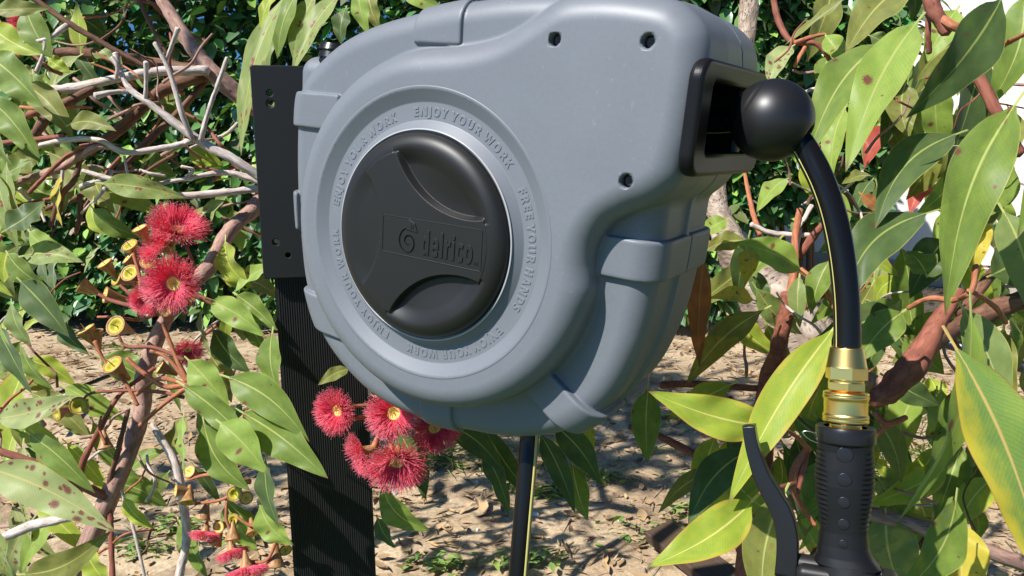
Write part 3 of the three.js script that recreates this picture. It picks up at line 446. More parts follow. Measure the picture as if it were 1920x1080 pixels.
const BARK = {
  pale: bark('pale_twig_bark', [0.84, 0.79, 0.75], [0.70, 0.63, 0.59], [0.36, 0.29, 0.26], 0.001, 2),
  pink: bark('pinkish_bark', [0.70, 0.56, 0.50], [0.56, 0.43, 0.38], [0.30, 0.21, 0.18], 0.0015, 5),
  brown: bark('brown_bark', [0.50, 0.35, 0.26], [0.36, 0.24, 0.18], [0.20, 0.13, 0.10], 0.002, 8),
  red: bark('red_stem_bark', [0.60, 0.37, 0.29], [0.48, 0.27, 0.21], [0.30, 0.16, 0.13], 0.0006, 11, 6),
  orange: bark('orange_stem_bark', [0.72, 0.47, 0.32], [0.60, 0.35, 0.25], [0.42, 0.23, 0.16], 0.0005, 14, 6),
  trunk: bark('pale_rough_trunk_bark', [0.74, 0.67, 0.60], [0.56, 0.48, 0.41], [0.25, 0.19, 0.15], 0.012, 17, 2),
};
{
  const p0 = at(1520, 668, 3.0).setY(0), tr = thing('leaning_tree', 'pale rough barked leaning tree trunk rising behind the reel', 'tree', p0);
  const pt = [[1530, 672, 3.0, 78], [1505, 640, 3.0, 70], [1462, 585, 3.0, 60], [1420, 520, 3.0, 52], [1372, 455, 3.0, 38], [1345, 385, 3.0, 21], [1343, 310, 3.0, 19], [1372, 180, 3.0, 18], [1400, 60, 3.0, 17], [1402, -60, 3.0, 16], [1380, -260, 3.0, 15], [1330, -480, 3.0, 10]];
  part('trunk', tube(pt.map(([x, y, w]) => rel(at(x, y, w), p0)), pt.map((q) => q[3] / FOCAL * q[2]), { radial: 22, segs: 110, rough: 0.34, seed: 4 }), BARK.trunk, tr);
  const pt2 = [[1440, 545, 2.98, 40], [1470, 560, 2.92, 34], [1500, 600, 2.9, 33], [1545, 665, 2.9, 40], [1580, 690, 2.92, 44]];
  part('root', tube(pt2.map(([x, y, w]) => rel(at(x, y, w), p0)), pt2.map((q) => q[3] / FOCAL * q[2]), { radial: 14, rough: 0.4, seed: 9 }), BARK.trunk, tr);
  const R = rng(77), crown = []; // crown out of sight above, it dapples the soil
  part('limb', tube([rel(at(1330, -480, 3.0), p0), rel(V(-0.3, 3.0, -2.2), p0), rel(V(-1.6, 3.1, -1.1), p0)], [0.03, 0.02, 0.01], { radial: 8 }), BARK.trunk, tr);
  stuff('crown', blade(0.13, 0.045, 0.2, 0.2, 4), new THREE.MeshPhysicalMaterial({ name: 'crown_leaf', color: 0xffffff, roughness: 0.8, transmission: 0.2, thickness: 0 }), 1500, 'leafy crown above the picture', (i, m, c) => { const k = i % 12, q = rng(k * 91 + 3), cx = -2.9 + q() * 1.7, cy = 2.55 + q() * 0.75, cz = -1.5 + q() * 0.95; const s = 0.7 + R() * 0.6; compose(m, rel(V(cx + (R() + R() - 1) * 0.42, cy + (R() - 0.5) * 0.3, cz + (R() + R() - 1) * 0.42), p0), new THREE.Euler(R() * 6, R() * 6, R() * 6), V(s, s, s)); c.setRGB(0.06, 0.13, 0.03); }, tr);
}

// ------------------------------------------------------------ flowering gum: leaves, branches, flowers, seed capsules
function leafTex(o, seed) {
  const q = rng(seed), spots = Array.from({ length: o.spots ?? 0 }, () => [q(), q(), 0.008 + q() * q() * 0.035]);
  return tex(128, 384, (u, v) => {
    const s = Math.abs(u - 0.5) * 2, n = fbm(u * 5, v * 10, seed, 4), vein = Math.sin((v * 84 - s * 12 + n * 1.2) * Math.PI), f = noise(u * 40, v * 90, seed);
    let c = mix3(o.a, o.b, clamp(0.5 + n * 1.1)); const k = 1 + vein * (o.vein ?? 0.022) + f * 0.05; c = [c[0] * k, c[1] * k, c[2] * k];
    if (o.edge) c = mix3(c, o.edge, clamp(sstep(o.e0 ?? 0.45, 1, s + n * 0.5) * (o.half ? (u > 0.5 ? 1 : 0.15) : 1)) * 0.9);
    if (o.blotch) c = mix3(c, o.blotch, sstep(0.12, 0.4, fbm(u * 4, v * 7, seed + 9, 3)) * 0.8);
    for (const [su, sv, sr] of spots) { const d = Math.hypot((u - su) * 0.28, v - sv) / sr; if (d < 1.3) c = mix3(c, o.spot ?? [0.46, 0.2, 0.13], sstep(1.2, 0.5, d + noise(u * 50, v * 120, 2) * 0.5) * 0.85); }
    { const tip = sstep(0.93, 0.985, v + n * 0.05); c = mix3(c, [0.42, 0.30, 0.16], tip * 0.7); const wx = sstep(0.55, 0.62, noise(u * 60, v * 170, seed + 3)); c = mix3(c, [0.66, 0.62, 0.45], wx * 0.35); }
    const rib = sstep(0.075 * (1.15 - v), 0.03 * (1.15 - v), s); c = mix3(c, o.rib ?? [0.72, 0.74, 0.40], rib); c = mix3(c, o.rim ?? [0.70, 0.68, 0.30], sstep(0.955, 0.985, s) * 0.8);
    return c;
  });
}
const leafMat = (name, o, seed) => new THREE.MeshPhysicalMaterial({ name, map: leafTex(o, seed), roughness: 0.85, transmission: o.tr ?? 0.42, thickness: 0, clearcoat: o.gloss ?? 0.22, clearcoatRoughness: 0.36, side: THREE.DoubleSide });
const LM = {
  mid: leafMat('green_leaf', { spots: 5, blotch: [0.48, 0.55, 0.16], a: [0.49, 0.58, 0.14], b: [0.38, 0.49, 0.10] }, 1),
  dark: leafMat('dark_green_leaf', { a: [0.31, 0.41, 0.09], b: [0.23, 0.34, 0.07], rib: [0.62, 0.66, 0.32], spots: 3 }, 2),
  light: leafMat('light_green_leaf', { spots: 4, a: [0.60, 0.69, 0.25], b: [0.52, 0.63, 0.20] }, 3),
  lime: leafMat('yellow_green_leaf', { a: [0.66, 0.71, 0.13], b: [0.55, 0.65, 0.13], edge: [0.74, 0.70, 0.16], e0: 0.75, rib: [0.86, 0.83, 0.45], rim: [0.72, 0.52, 0.22] }, 4),
  gold: leafMat('half_yellow_leaf', { a: [0.45, 0.58, 0.24], b: [0.50, 0.62, 0.22], edge: [0.86, 0.77, 0.16], e0: 0.1, half: true, rib: [0.84, 0.72, 0.40], rim: [0.62, 0.36, 0.18], vein: 0.04 }, 5),
  olive: leafMat('olive_leaf', { a: [0.54, 0.55, 0.17], b: [0.44, 0.47, 0.14], blotch: [0.50, 0.42, 0.15], spots: 6 }, 6),
  pale: leafMat('pale_spotted_leaf', { a: [0.68, 0.71, 0.45], b: [0.60, 0.66, 0.38], spots: 34, rib: [0.78, 0.74, 0.45] }, 7),
  spotted: leafMat('red_spotted_leaf', { a: [0.58, 0.64, 0.30], b: [0.48, 0.56, 0.24], spots: 26, blotch: [0.70, 0.66, 0.28], spot: [0.52, 0.22, 0.14] }, 8),
  yellow: leafMat('yellow_leaf', { a: [0.85, 0.76, 0.20], b: [0.75, 0.70, 0.20], spots: 12, rib: [0.86, 0.78, 0.4], spot: [0.55, 0.25, 0.14] }, 9),
  rust: leafMat('rust_orange_leaf', { a: [0.70, 0.44, 0.20], b: [0.60, 0.37, 0.17], rib: [0.78, 0.55, 0.28], gloss: 0.1, blotch: [0.62, 0.46, 0.2] }, 10),
  red: leafMat('young_red_leaf', { a: [0.78, 0.32, 0.22], b: [0.68, 0.26, 0.2], rib: [0.85, 0.5, 0.35], tr: 0.45 }, 12),
  grey: leafMat('grey_green_leaf', { a: [0.52, 0.59, 0.29], b: [0.45, 0.53, 0.24], spots: 3 }, 13),
};
const lr = rng(2024);
// lanceolate blade between two points; wid is its full width, roll turns it about its length, bend arches it, side sweeps it
function gumLeaf(B, T, wid, { roll = 0, bend = 0.1, side = 0, wave = 0.5, stalk = 0.12, face, full = 0.42, fold = 0.22 }) {
  const ax = T.clone().sub(B), L = ax.length(); ax.normalize();
  const nrm = (face ?? BACK.clone().add(V(-0.2, 0.35, 0))).clone(); nrm.addScaledVector(ax, -nrm.dot(ax)).normalize(); nrm.applyAxisAngle(ax, roll);
  const sd = ax.clone().cross(nrm).normalize(), nrm0 = nrm.clone(), sd0 = sd.clone(), twist = (lr() - 0.5) * 1.5, n = 22, m = 6, P = [], U = [], I = [], ph = lr() * 6;
  for (let i = 0; i <= n; i++) {
    const t = i / n, tt = (t - stalk) / (1 - stalk), arch = Math.sin(Math.PI * t);
    const c = B.clone().addScaledVector(ax, t * L).addScaledVector(nrm0, bend * L * arch).addScaledVector(sd0, side * L * arch); nrm.copy(nrm0).applyAxisAngle(ax, twist * (t - 0.35)); sd.copy(sd0).applyAxisAngle(ax, twist * (t - 0.35));
    const e = full * 2, prof = tt <= 0 ? 0 : Math.pow(Math.sin(Math.PI * Math.pow(Math.min(tt, 1), 0.74)), 0.86) * (1.06 - 0.3 * tt), hw = Math.max(wid * 0.5 * prof, 0.0011 * (1 - t) + 0.0002);
    for (let j = 0; j <= m; j++) { const s = j / m * 2 - 1, up = Math.abs(s) * hw * fold + (tt > 0 ? wave * 0.2 * hw * Math.sin(t * 17 + ph + s * 2) * Math.abs(s) : 0); const p = c.clone().addScaledVector(sd, s * hw).addScaledVector(nrm, up - (tt <= 0 ? Math.abs(s) * hw * 0.6 : 0)); P.push(p.x, p.y, p.z); U.push(tt <= 0 ? 0.5 : 0.5 + s * 0.497, clamp(tt, 0.005, 0.995)); }
  }
  for (let i = 0; i < n; i++) for (let j = 0; j < m; j++) { const a = i * (m + 1) + j, b = a + m + 1; I.push(a, b, a + 1, a + 1, b, b + 1); }
  const g = new THREE.BufferGeometry(); g.setAttribute('position', new THREE.Float32BufferAttribute(P, 3)); g.setAttribute('uv', new THREE.Float32BufferAttribute(U, 2)); g.setIndex(I); g.computeVertexNormals(); return g;
}
const gumLeft = thing('flowering_gum_tree', 'flowering gum with bare grey branches and red blossom beside the post', 'tree', at(268, 760, 1.05).setY(0), 'flowering gum trees');
const gumRight = thing('flowering_gum_tree', 'flowering gum with large drooping leaves behind the spray nozzle', 'tree', at(1420, 830, 1.05).setY(0), 'flowering gum trees');
const gumMid = thing('flowering_gum_branch', 'gum spray with red flowers hanging below the reel', 'branch', at(800, 800, 1.0));
// leaf rows: base x, y, depth, tip x, y, depth, width, kind, roll, bend, side
function leaves(tree, rows) { for (const [bx, by, bw, tx, ty, tw, wd, kind, roll = 0, bend = 0.08, side = 0.03] of rows) { const B = rel(at(bx, by, bw), tree.position), T = rel(at(tx, ty, tw), tree.position); part('leaf', gumLeaf(B, T, wd * (bw + tw) / 2 / FOCAL / Math.max(0.35, Math.cos(roll)) * 0.98, { roll, bend, side, wave: 0.35 + lr() * 0.7 }), LM[kind], tree); } }
leaves(gumRight, [
  [1735, 22, 0.80, 1586, 322, 0.74, 92, 'light', 0.15, 0.06, 0.04], [1672, 70, 0.84, 1512, 300, 0.78, 88, 'mid', 0.2, 0.08, 0.06], [1890, -25, 0.72, 1698, 222, 0.74, 96, 'dark', -0.5, 0.06, -0.03],
  [1715, -40, 0.9, 1585, 100, 0.86, 84, 'olive', 0.1, 0.05, 0.05], [1925, 165, 0.7, 1772, 592, 0.66, 108, 'mid', 0.1, 0.05, 0.07], [1935, 120, 0.68, 1908, 445, 0.66, 84, 'mid', -0.2, 0.06, -0.08],
  [1815, 243, 0.8, 1640, 430, 0.77, 82, 'dark', 0.15, 0.07, 0.12], [1762, 392, 0.78, 1575, 590, 0.75, 92, 'dark', 0.2, 0.08, 0.14], [1850, 70, 0.9, 1768, 345, 0.88, 74, 'dark', -0.6, 0.06, 0.04],
  [1920, -30, 0.82, 1852, 205, 0.84, 74, 'mid', 0.4, 0.08, -0.1], [1840, 160, 0.95, 1800, 300, 0.95, 50, 'light', 0.2, 0.05, 0.05], [1780, 440, 0.86, 1705, 560, 0.84, 76, 'dark', 0, 0.1, 0.05],
  [1872, 380, 0.8, 1930, 590, 0.78, 84, 'grey', 0.2, 0.05, -0.06], [1845, 400, 0.95, 1828, 512, 0.94, 48, 'yellow', 0.2, 0.1, 0.05], [1545, 62, 1.0, 1592, 118, 0.98, 40, 'light', 0.3], [1492, 82, 1.0, 1440, 168, 0.98, 44, 'pale', 0.2, 0.12, 0.08],
  [1616, -20, 0.95, 1472, 84, 0.95, 22, 'olive', 0.8, 0.05, -0.06], [1560, 100, 1.05, 1535, 170, 1.03, 36, 'mid', 0.3], [1690, 232, 0.98, 1620, 318, 0.98, 46, 'red', 0.2, 0.15, 0.1], [1738, 335, 0.99, 1706, 402, 0.98, 34, 'red', 0.3], [1700, 370, 1.0, 1755, 345, 1.0, 22, 'red', 0.4],
  [1640, 330, 0.92, 1578, 345, 0.9, 30, 'olive', 0.4], [1590, 190, 0.92, 1560, 340, 0.9, 42, 'light', 0.5, 0.06, 0.05], [1700, 150, 0.92, 1705, 260, 0.9, 62, 'olive', 0.1, 0.05, 0.1], [1800, 10, 0.95, 1735, 120, 0.95, 64, 'light', 0.1], [1500, 300, 1.1, 1540, 385, 1.1, 34, 'lime', 0.2], [1610, 360, 1.05, 1660, 400, 1.05, 26, 'rust', 0.2],
  [1424, 926, 0.62, 1214, 1064, 0.59, 88, 'lime', 0.1, 0.06, -0.06], [1468, 803, 0.63, 1216, 734, 0.63, 84, 'lime', -0.15, 0.04, -0.05], [1584, 590, 0.61, 1366, 945, 0.60, 84, 'lime', 0.15, 0.05, 0.03], [1420, 835, 0.78, 1290, 985, 0.76, 74, 'dark', 0.1, 0.05, 0.1],
  [1355, 876, 0.95, 1234, 962, 0.94, 36, 'olive', 0.2, 0.05, 0.08], [1446, 572, 0.95, 1285, 724, 0.94, 56, 'olive', 0.2, 0.05, 0.06], [1322, 470, 0.92, 1312, 690, 0.9, 46, 'rust', 0.25, 0.03, 0.02], [1768, 610, 0.62, 1965, 1120, 0.60, 140, 'gold', 0.05, 0.03, -0.04],
  [1820, 545, 0.63, 1676, 985, 0.64, 70, 'light', -0.55, 0.04, -0.1], [1702, 578, 0.7, 1606, 682, 0.68, 70, 'mid', 0.1, 0.05, 0.05], [1795, 560, 0.7, 1890, 780, 0.68, 78, 'grey', 0.1, 0.04, -0.03], [1885, 600, 0.75, 1908, 790, 0.74, 52, 'olive', 0.6, 0.05, 0.08],
  [1796, 915, 0.7, 1680, 1120, 0.68, 84, 'mid', -0.3, 0.06, -0.08], [1800, 960, 0.78, 1812, 1150, 0.76, 96, 'yellow', 0.1, 0.04, 0.03], [1660, 950, 0.95, 1690, 1110, 0.95, 104, 'grey', 0.3, 0.05, 0.05], [1480, 905, 0.74, 1432, 1160, 0.72, 92, 'olive', 0.15, 0.04, 0.08], [1632, 770, 0.86, 1690, 905, 0.85, 52, 'olive', 0.2, 0.06, -0.08],
  [1512, 516, 0.86, 1376, 455, 0.86, 68, 'light', 0.1, 0.05, 0.06], [1398, 462, 0.84, 1396, 535, 0.83, 40, 'yellow', 0.3, 0.25, -0.15], [1420, 565, 0.9, 1330, 560, 0.9, 42, 'yellow', 0.3, 0.1, 0.05], [1368, 410, 0.95, 1312, 445, 0.95, 40, 'light', 0.1], [1405, 450, 0.98, 1318, 470, 0.98, 44, 'olive', 0.2], [1500, 510, 0.95, 1500, 615, 0.94, 36, 'grey', 0.3], [1470, 440, 0.98, 1410, 520, 0.98, 52, 'mid', 0.2],
  [1216, 716, 0.9, 1214, 868, 0.9, 60, 'mid', 0.1, 0.03, 0.02], [1630, 640, 0.8, 1690, 560, 0.82, 50, 'light', 0.4], [1560, 480, 0.9, 1520, 590, 0.9, 46, 'mid', 0.4], [1740, 520, 0.8, 1700, 470, 0.82, 70, 'mid', 0.2], [1900, 880, 0.7, 1940, 700, 0.7, 70, 'mid', 0.3], [1890, 780, 0.82, 1870, 860, 0.82, 50, 'light', 0.3], [1560, 850, 0.85, 1520, 980, 0.84, 60, 'mid', 0.4], [1650, 700, 0.85, 1760, 760, 0.85, 54, 'dark', 0.2], [1850, 520, 0.85, 1930, 470, 0.85, 90, 'dark', 0.2], [1690, 620, 0.9, 1770, 700, 0.9, 60, 'mid', 0.4],
]);
leaves(gumMid, [
  [828, 790, 1.0, 945, 888, 0.99, 54, 'dark', 0.1, 0.04, -0.1], [898, 830, 1.02, 957, 975, 1.01, 40, 'dark', 0.3, 0.04, -0.08], [900, 790, 1.04, 1000, 935, 1.03, 50, 'dark', 0.1, 0.04, 0.02], [1005, 800, 1.02, 1078, 962, 1.0, 46, 'dark', 0.1, 0.04, -0.05], [1030, 790, 1.0, 1126, 908, 0.99, 58, 'dark', 0.1, 0.04, -0.08], [1072, 860, 1.04, 1102, 975, 1.03, 52, 'mid', 0.2, 0.04, 0.03],
  [1040, 800, 1.05, 1075, 850, 1.05, 26, 'lime', 0.2], [1108, 790, 1.05, 1112, 850, 1.05, 22, 'lime', 0.3], [712, 895, 0.99, 806, 995, 0.98, 54, 'mid', 0.5, 0.1, 0.12], [742, 800, 1.0, 800, 928, 0.99, 64, 'dark', 0.1, 0.05, -0.06], [705, 965, 1.02, 742, 1028, 1.01, 34, 'dark', 0.2], [660, 690, 0.90, 596, 722, 0.88, 30, 'olive', 0.1], [790, 850, 1.03, 800, 940, 1.03, 34, 'dark', 0.3],
]);
leaves(gumLeft, [
  [345, 668, 0.93, 430, 765, 0.92, 62, 'light', 0.1, 0.05, -0.05], [330, 714, 0.90, 482, 848, 0.88, 56, 'mid', 0.15, 0.04, -0.06], [412, 702, 0.90, 580, 828, 0.87, 74, 'mid', 0.1, 0.05, -0.1], [440, 766, 0.91, 615, 897, 0.86, 80, 'mid', 0.2, 0.05, -0.06], [404, 786, 0.88, 502, 888, 0.86, 82, 'light', 0.05, 0.05, -0.06], [378, 775, 0.94, 470, 920, 0.93, 66, 'mid', 0.2, 0.05, 0.1],
  [498, 850, 0.94, 524, 990, 0.93, 46, 'dark', 0.3, 0.04, 0.06], [484, 938, 0.96, 550, 1022, 0.95, 58, 'light', 0.2, 0.04, 0.1], [512, 612, 0.92, 524, 742, 0.91, 58, 'mid', 0.2, 0.05, 0.06], [384, 560, 0.96, 498, 632, 0.94, 54, 'light', 0.1, 0.05, -0.06], [436, 548, 0.98, 520, 620, 0.96, 48, 'mid', 0.2, 0.05, -0.05], [376, 566, 0.97, 406, 680, 0.96, 30, 'olive', 0.9, 0.05, 0.05], [396, 610, 0.99, 470, 700, 0.98, 54, 'dark', 0.2], [344, 768, 0.93, 348, 892, 0.92, 34, 'light', 0.6, 0.06, -0.08], [422, 440, 1.0, 476, 540, 0.99, 58, 'lime', 0.5, 0.12, 0.1], [515, 495, 1.0, 440, 548, 0.98, 44, 'light', 0.3], [470, 590, 1.0, 500, 660, 1.0, 44, 'mid', 0.3],
  [-20, 45, 1.1, 80, 104, 1.08, 58, 'lime', 0.2, 0.06, 0.05], [-20, 20, 1.0, 96, 16, 1.0, 36, 'olive', 0.2], [20, 30, 1.2, 82, 48, 1.2, 30, 'mid', 0.4], [-30, 100, 1.05, 82, 202, 1.02, 78, 'mid', 0.15, 0.05, -0.05], [-30, 180, 1.0, 76, 305, 0.98, 62, 'mid', 0.3, 0.06, -0.1], [-15, 215, 0.95, 24, 312, 0.95, 44, 'mid', 0.3], [2, 436, 0.95, 84, 376, 0.98, 62, 'dark', 0.1, 0.05, 0.1], [-4, 430, 0.85, 22, 655, 0.84, 52, 'light', 0.25, 0.05, 0.12], [34, 482, 0.98, 156, 492, 0.97, 50, 'spotted', 0.1, 0.05, -0.08], [50, 428, 1.02, 138, 472, 1.0, 44, 'light', 0.2, 0.06, 0.1],
  [124, 236, 1.05, 218, 246, 1.03, 40, 'olive', 0.2, 0.06, -0.1], [152, 104, 1.25, 144, 2, 1.25, 40, 'lime', 0.1, 0.03, 0.02], [88, 108, 1.2, 132, 136, 1.2, 34, 'lime', 0.2], [118, 320, 1.1, 118, 428, 1.1, 30, 'yellow', 0.3], [170, 300, 1.12, 215, 400, 1.1, 60, 'olive', 0.2, 0.06, 0.05], [175, 368, 1.1, 216, 444, 1.08, 36, 'lime', 0.5, 0.15, 0.1], [160, 300, 1.15, 120, 400, 1.14, 46, 'olive', 0.2],
  [-20, 786, 0.9, 140, 742, 0.9, 58, 'pale', 0.1, 0.04, 0.06], [-50, 870, 0.80, 218, 998, 0.78, 84, 'pale', 0.05, 0.04, -0.06], [44, 808, 0.92, 178, 925, 0.9, 54, 'mid', 0.35, 0.08, -0.12], [30, 1078, 0.85, 208, 996, 0.84, 58, 'olive', 0.3, 0.05, 0.1], [-5, 930, 0.9, 25, 1090, 0.9, 56, 'spotted', 0.2], [228, 925, 0.98, 290, 992, 0.97, 34, 'lime', 0.3], [30, 520, 1.0, 130, 632, 0.98, 66, 'dark', 0.2, 0.05, -0.06], [104, 580, 1.02, 168, 666, 1.0, 38, 'dark', 0.4], [-12, 600, 0.92, 60, 738, 0.9, 50, 'dark', 0.3, 0.05, -0.05], [36, 640, 1.0, 102, 732, 1.0, 32, 'mid', 0.4], [158, 1020, 0.95, 212, 1100, 0.95, 56, 'lime', 0.2], [60, 820, 0.98, 160, 905, 0.98, 44, 'olive', 0.3], [20, 560, 1.05, 60, 650, 1.05, 44, 'grey', 0.3],
  [-20, 700, 1.0, 40, 640, 1.0, 50, 'mid', 0.3], [-20, 345, 1.1, 60, 300, 1.1, 60, 'mid', 0.3], [30, 330, 1.15, 70, 270, 1.15, 50, 'olive', 0.3], [60, 130, 1.2, 100, 215, 1.2, 54, 'mid', 0.3], [100, 160, 1.25, 150, 230, 1.22, 50, 'light', 0.2], [60, 350, 1.15, 110, 370, 1.15, 50, 'mid', 0.3], [10, 470, 1.1, 90, 540, 1.1, 50, 'mid', 0.3], [260, 300, 1.3, 330, 330, 1.3, 60, 'mid', 0.3], [290, 160, 1.35, 370, 230, 1.35, 56, 'mid', 0.2], [350, 275, 1.3, 420, 310, 1.3, 44, 'lime', 0.2],
  [545, -30, 1.05, 452, 292, 1.02, 54, 'spotted', 0.1, 0.03, 0.06], [655, -30, 1.03, 546, 142, 1.01, 50, 'spotted', 0.15, 0.04, 0.05], [530, -30, 1.0, 488, 56, 1.0, 34, 'lime', 0.2], [672, -25, 1.0, 692, 66, 1.0, 38, 'light', 0.1], [650, 10, 1.08, 640, 84, 1.08, 40, 'dark', 0.1], [745, -20, 1.0, 838, 22, 1.0, 34, 'light', 0.2], [600, -25, 1.1, 555, 130, 1.1, 56, 'spotted', 0.2], [570, -30, 1.1, 520, 110, 1.1, 52, 'mid', 0.2], [520, 20, 1.12, 500, 150, 1.12, 48, 'grey', 0.2], [690, -20, 1.12, 715, 60, 1.12, 40, 'olive', 0.3],
]);
{ // smaller leaves deeper in the two crowns
  const R = rng(404), kinds = ['mid', 'mid', 'dark', 'light', 'olive', 'lime', 'grey', 'spotted'];
  const fill = (tree, n, x0, x1, y0, y1, w0, w1, skip) => { let k = 0; while (k < n) { const x = lerp(x0, x1, R()), y = lerp(y0, y1, R()), w = lerp(w0, w1, R()); if (skip(x, y)) continue; k++; const len = (70 + R() * 90) / w, a = (R() - 0.5) * 2.2; leaves(tree, [[x, y, w, x + Math.sin(a) * len, y + Math.cos(a) * len, w - 0.05 + R() * 0.1, (30 + R() * 26) / w, kinds[Math.floor(R() * 8)], (R() - 0.5) * 1.3, 0.03 + R() * 0.09, (R() - 0.5) * 0.24]]); } };
  fill(gumRight, 150, 1340, 1960, -80, 960, 0.95, 1.4, (x, y) => (x < 1600 && y < 300) || (x < 1480 && y < 420) || (x > 1440 && x < 1560 && y > 430 && y < 720) || (x > 1480 && x < 1860 && y > 150 && y < 520 && R() < 0.75) || (x < 1400 && y > 560));
  const long = (tree, n, x0, x1, y0, y1, w0, w1, a0, a1, skip, ks) => { let k = 0; while (k < n) { const x = lerp(x0, x1, R()), y = lerp(y0, y1, R()), w = lerp(w0, w1, R()); if (skip(x, y)) continue; k++; const len = (110 + R() * 80) / w, a = lerp(a0, a1, R()); leaves(tree, [[x, y, w, x + Math.sin(a) * len, y + Math.cos(a) * len, w - 0.03 + R() * 0.06, (40 + R() * 26) / w, ks[Math.floor(R() * ks.length)], (R() - 0.5) * 0.9, 0.02 + R() * 0.07, (R() - 0.5) * 0.2]]); } };
  long(gumRight, 46, 1330, 1900, 400, 900, 0.84, 1.02, -1.3, 0.9, (x, y) => (x > 1380 && x < 1540 && y > 400 && y < 600) || (x > 1600 && x < 1860 && y < 500 && R() < 0.7), ['lime', 'light', 'mid', 'olive', 'lime', 'dark']);
  long(gumRight, 9, 1650, 1920, 120, 470, 0.88, 1.0, -0.8, 0.5, () => false, ['mid', 'lime', 'light', 'olive']);
  long(gumRight, 8, 1560, 1920, -60, 180, 0.92, 1.1, -0.9, 0.4, () => false, ['mid', 'light', 'olive', 'dark']);
  long(gumLeft, 26, -20, 440, 640, 980, 1.06, 1.2, -0.6, 1.2, (x, y) => x > 200 && x < 330, ['light', 'mid', 'lime', 'olive', 'pale']);
  long(gumLeft, 9, -40, 190, -40, 420, 1.02, 1.2, -0.2, 1.5, () => false, ['light', 'mid', 'lime', 'olive', 'spotted']);
  fill(gumLeft, 95, -40, 460, -60, 940, 1.2, 1.6, (x, y) => (x > 200 && y < 320) || (x > 110 && x < 420 && y > 340 && y < 660 && R() < 0.8) || (x > 60 && y > 600 && R() < 0.7));
}
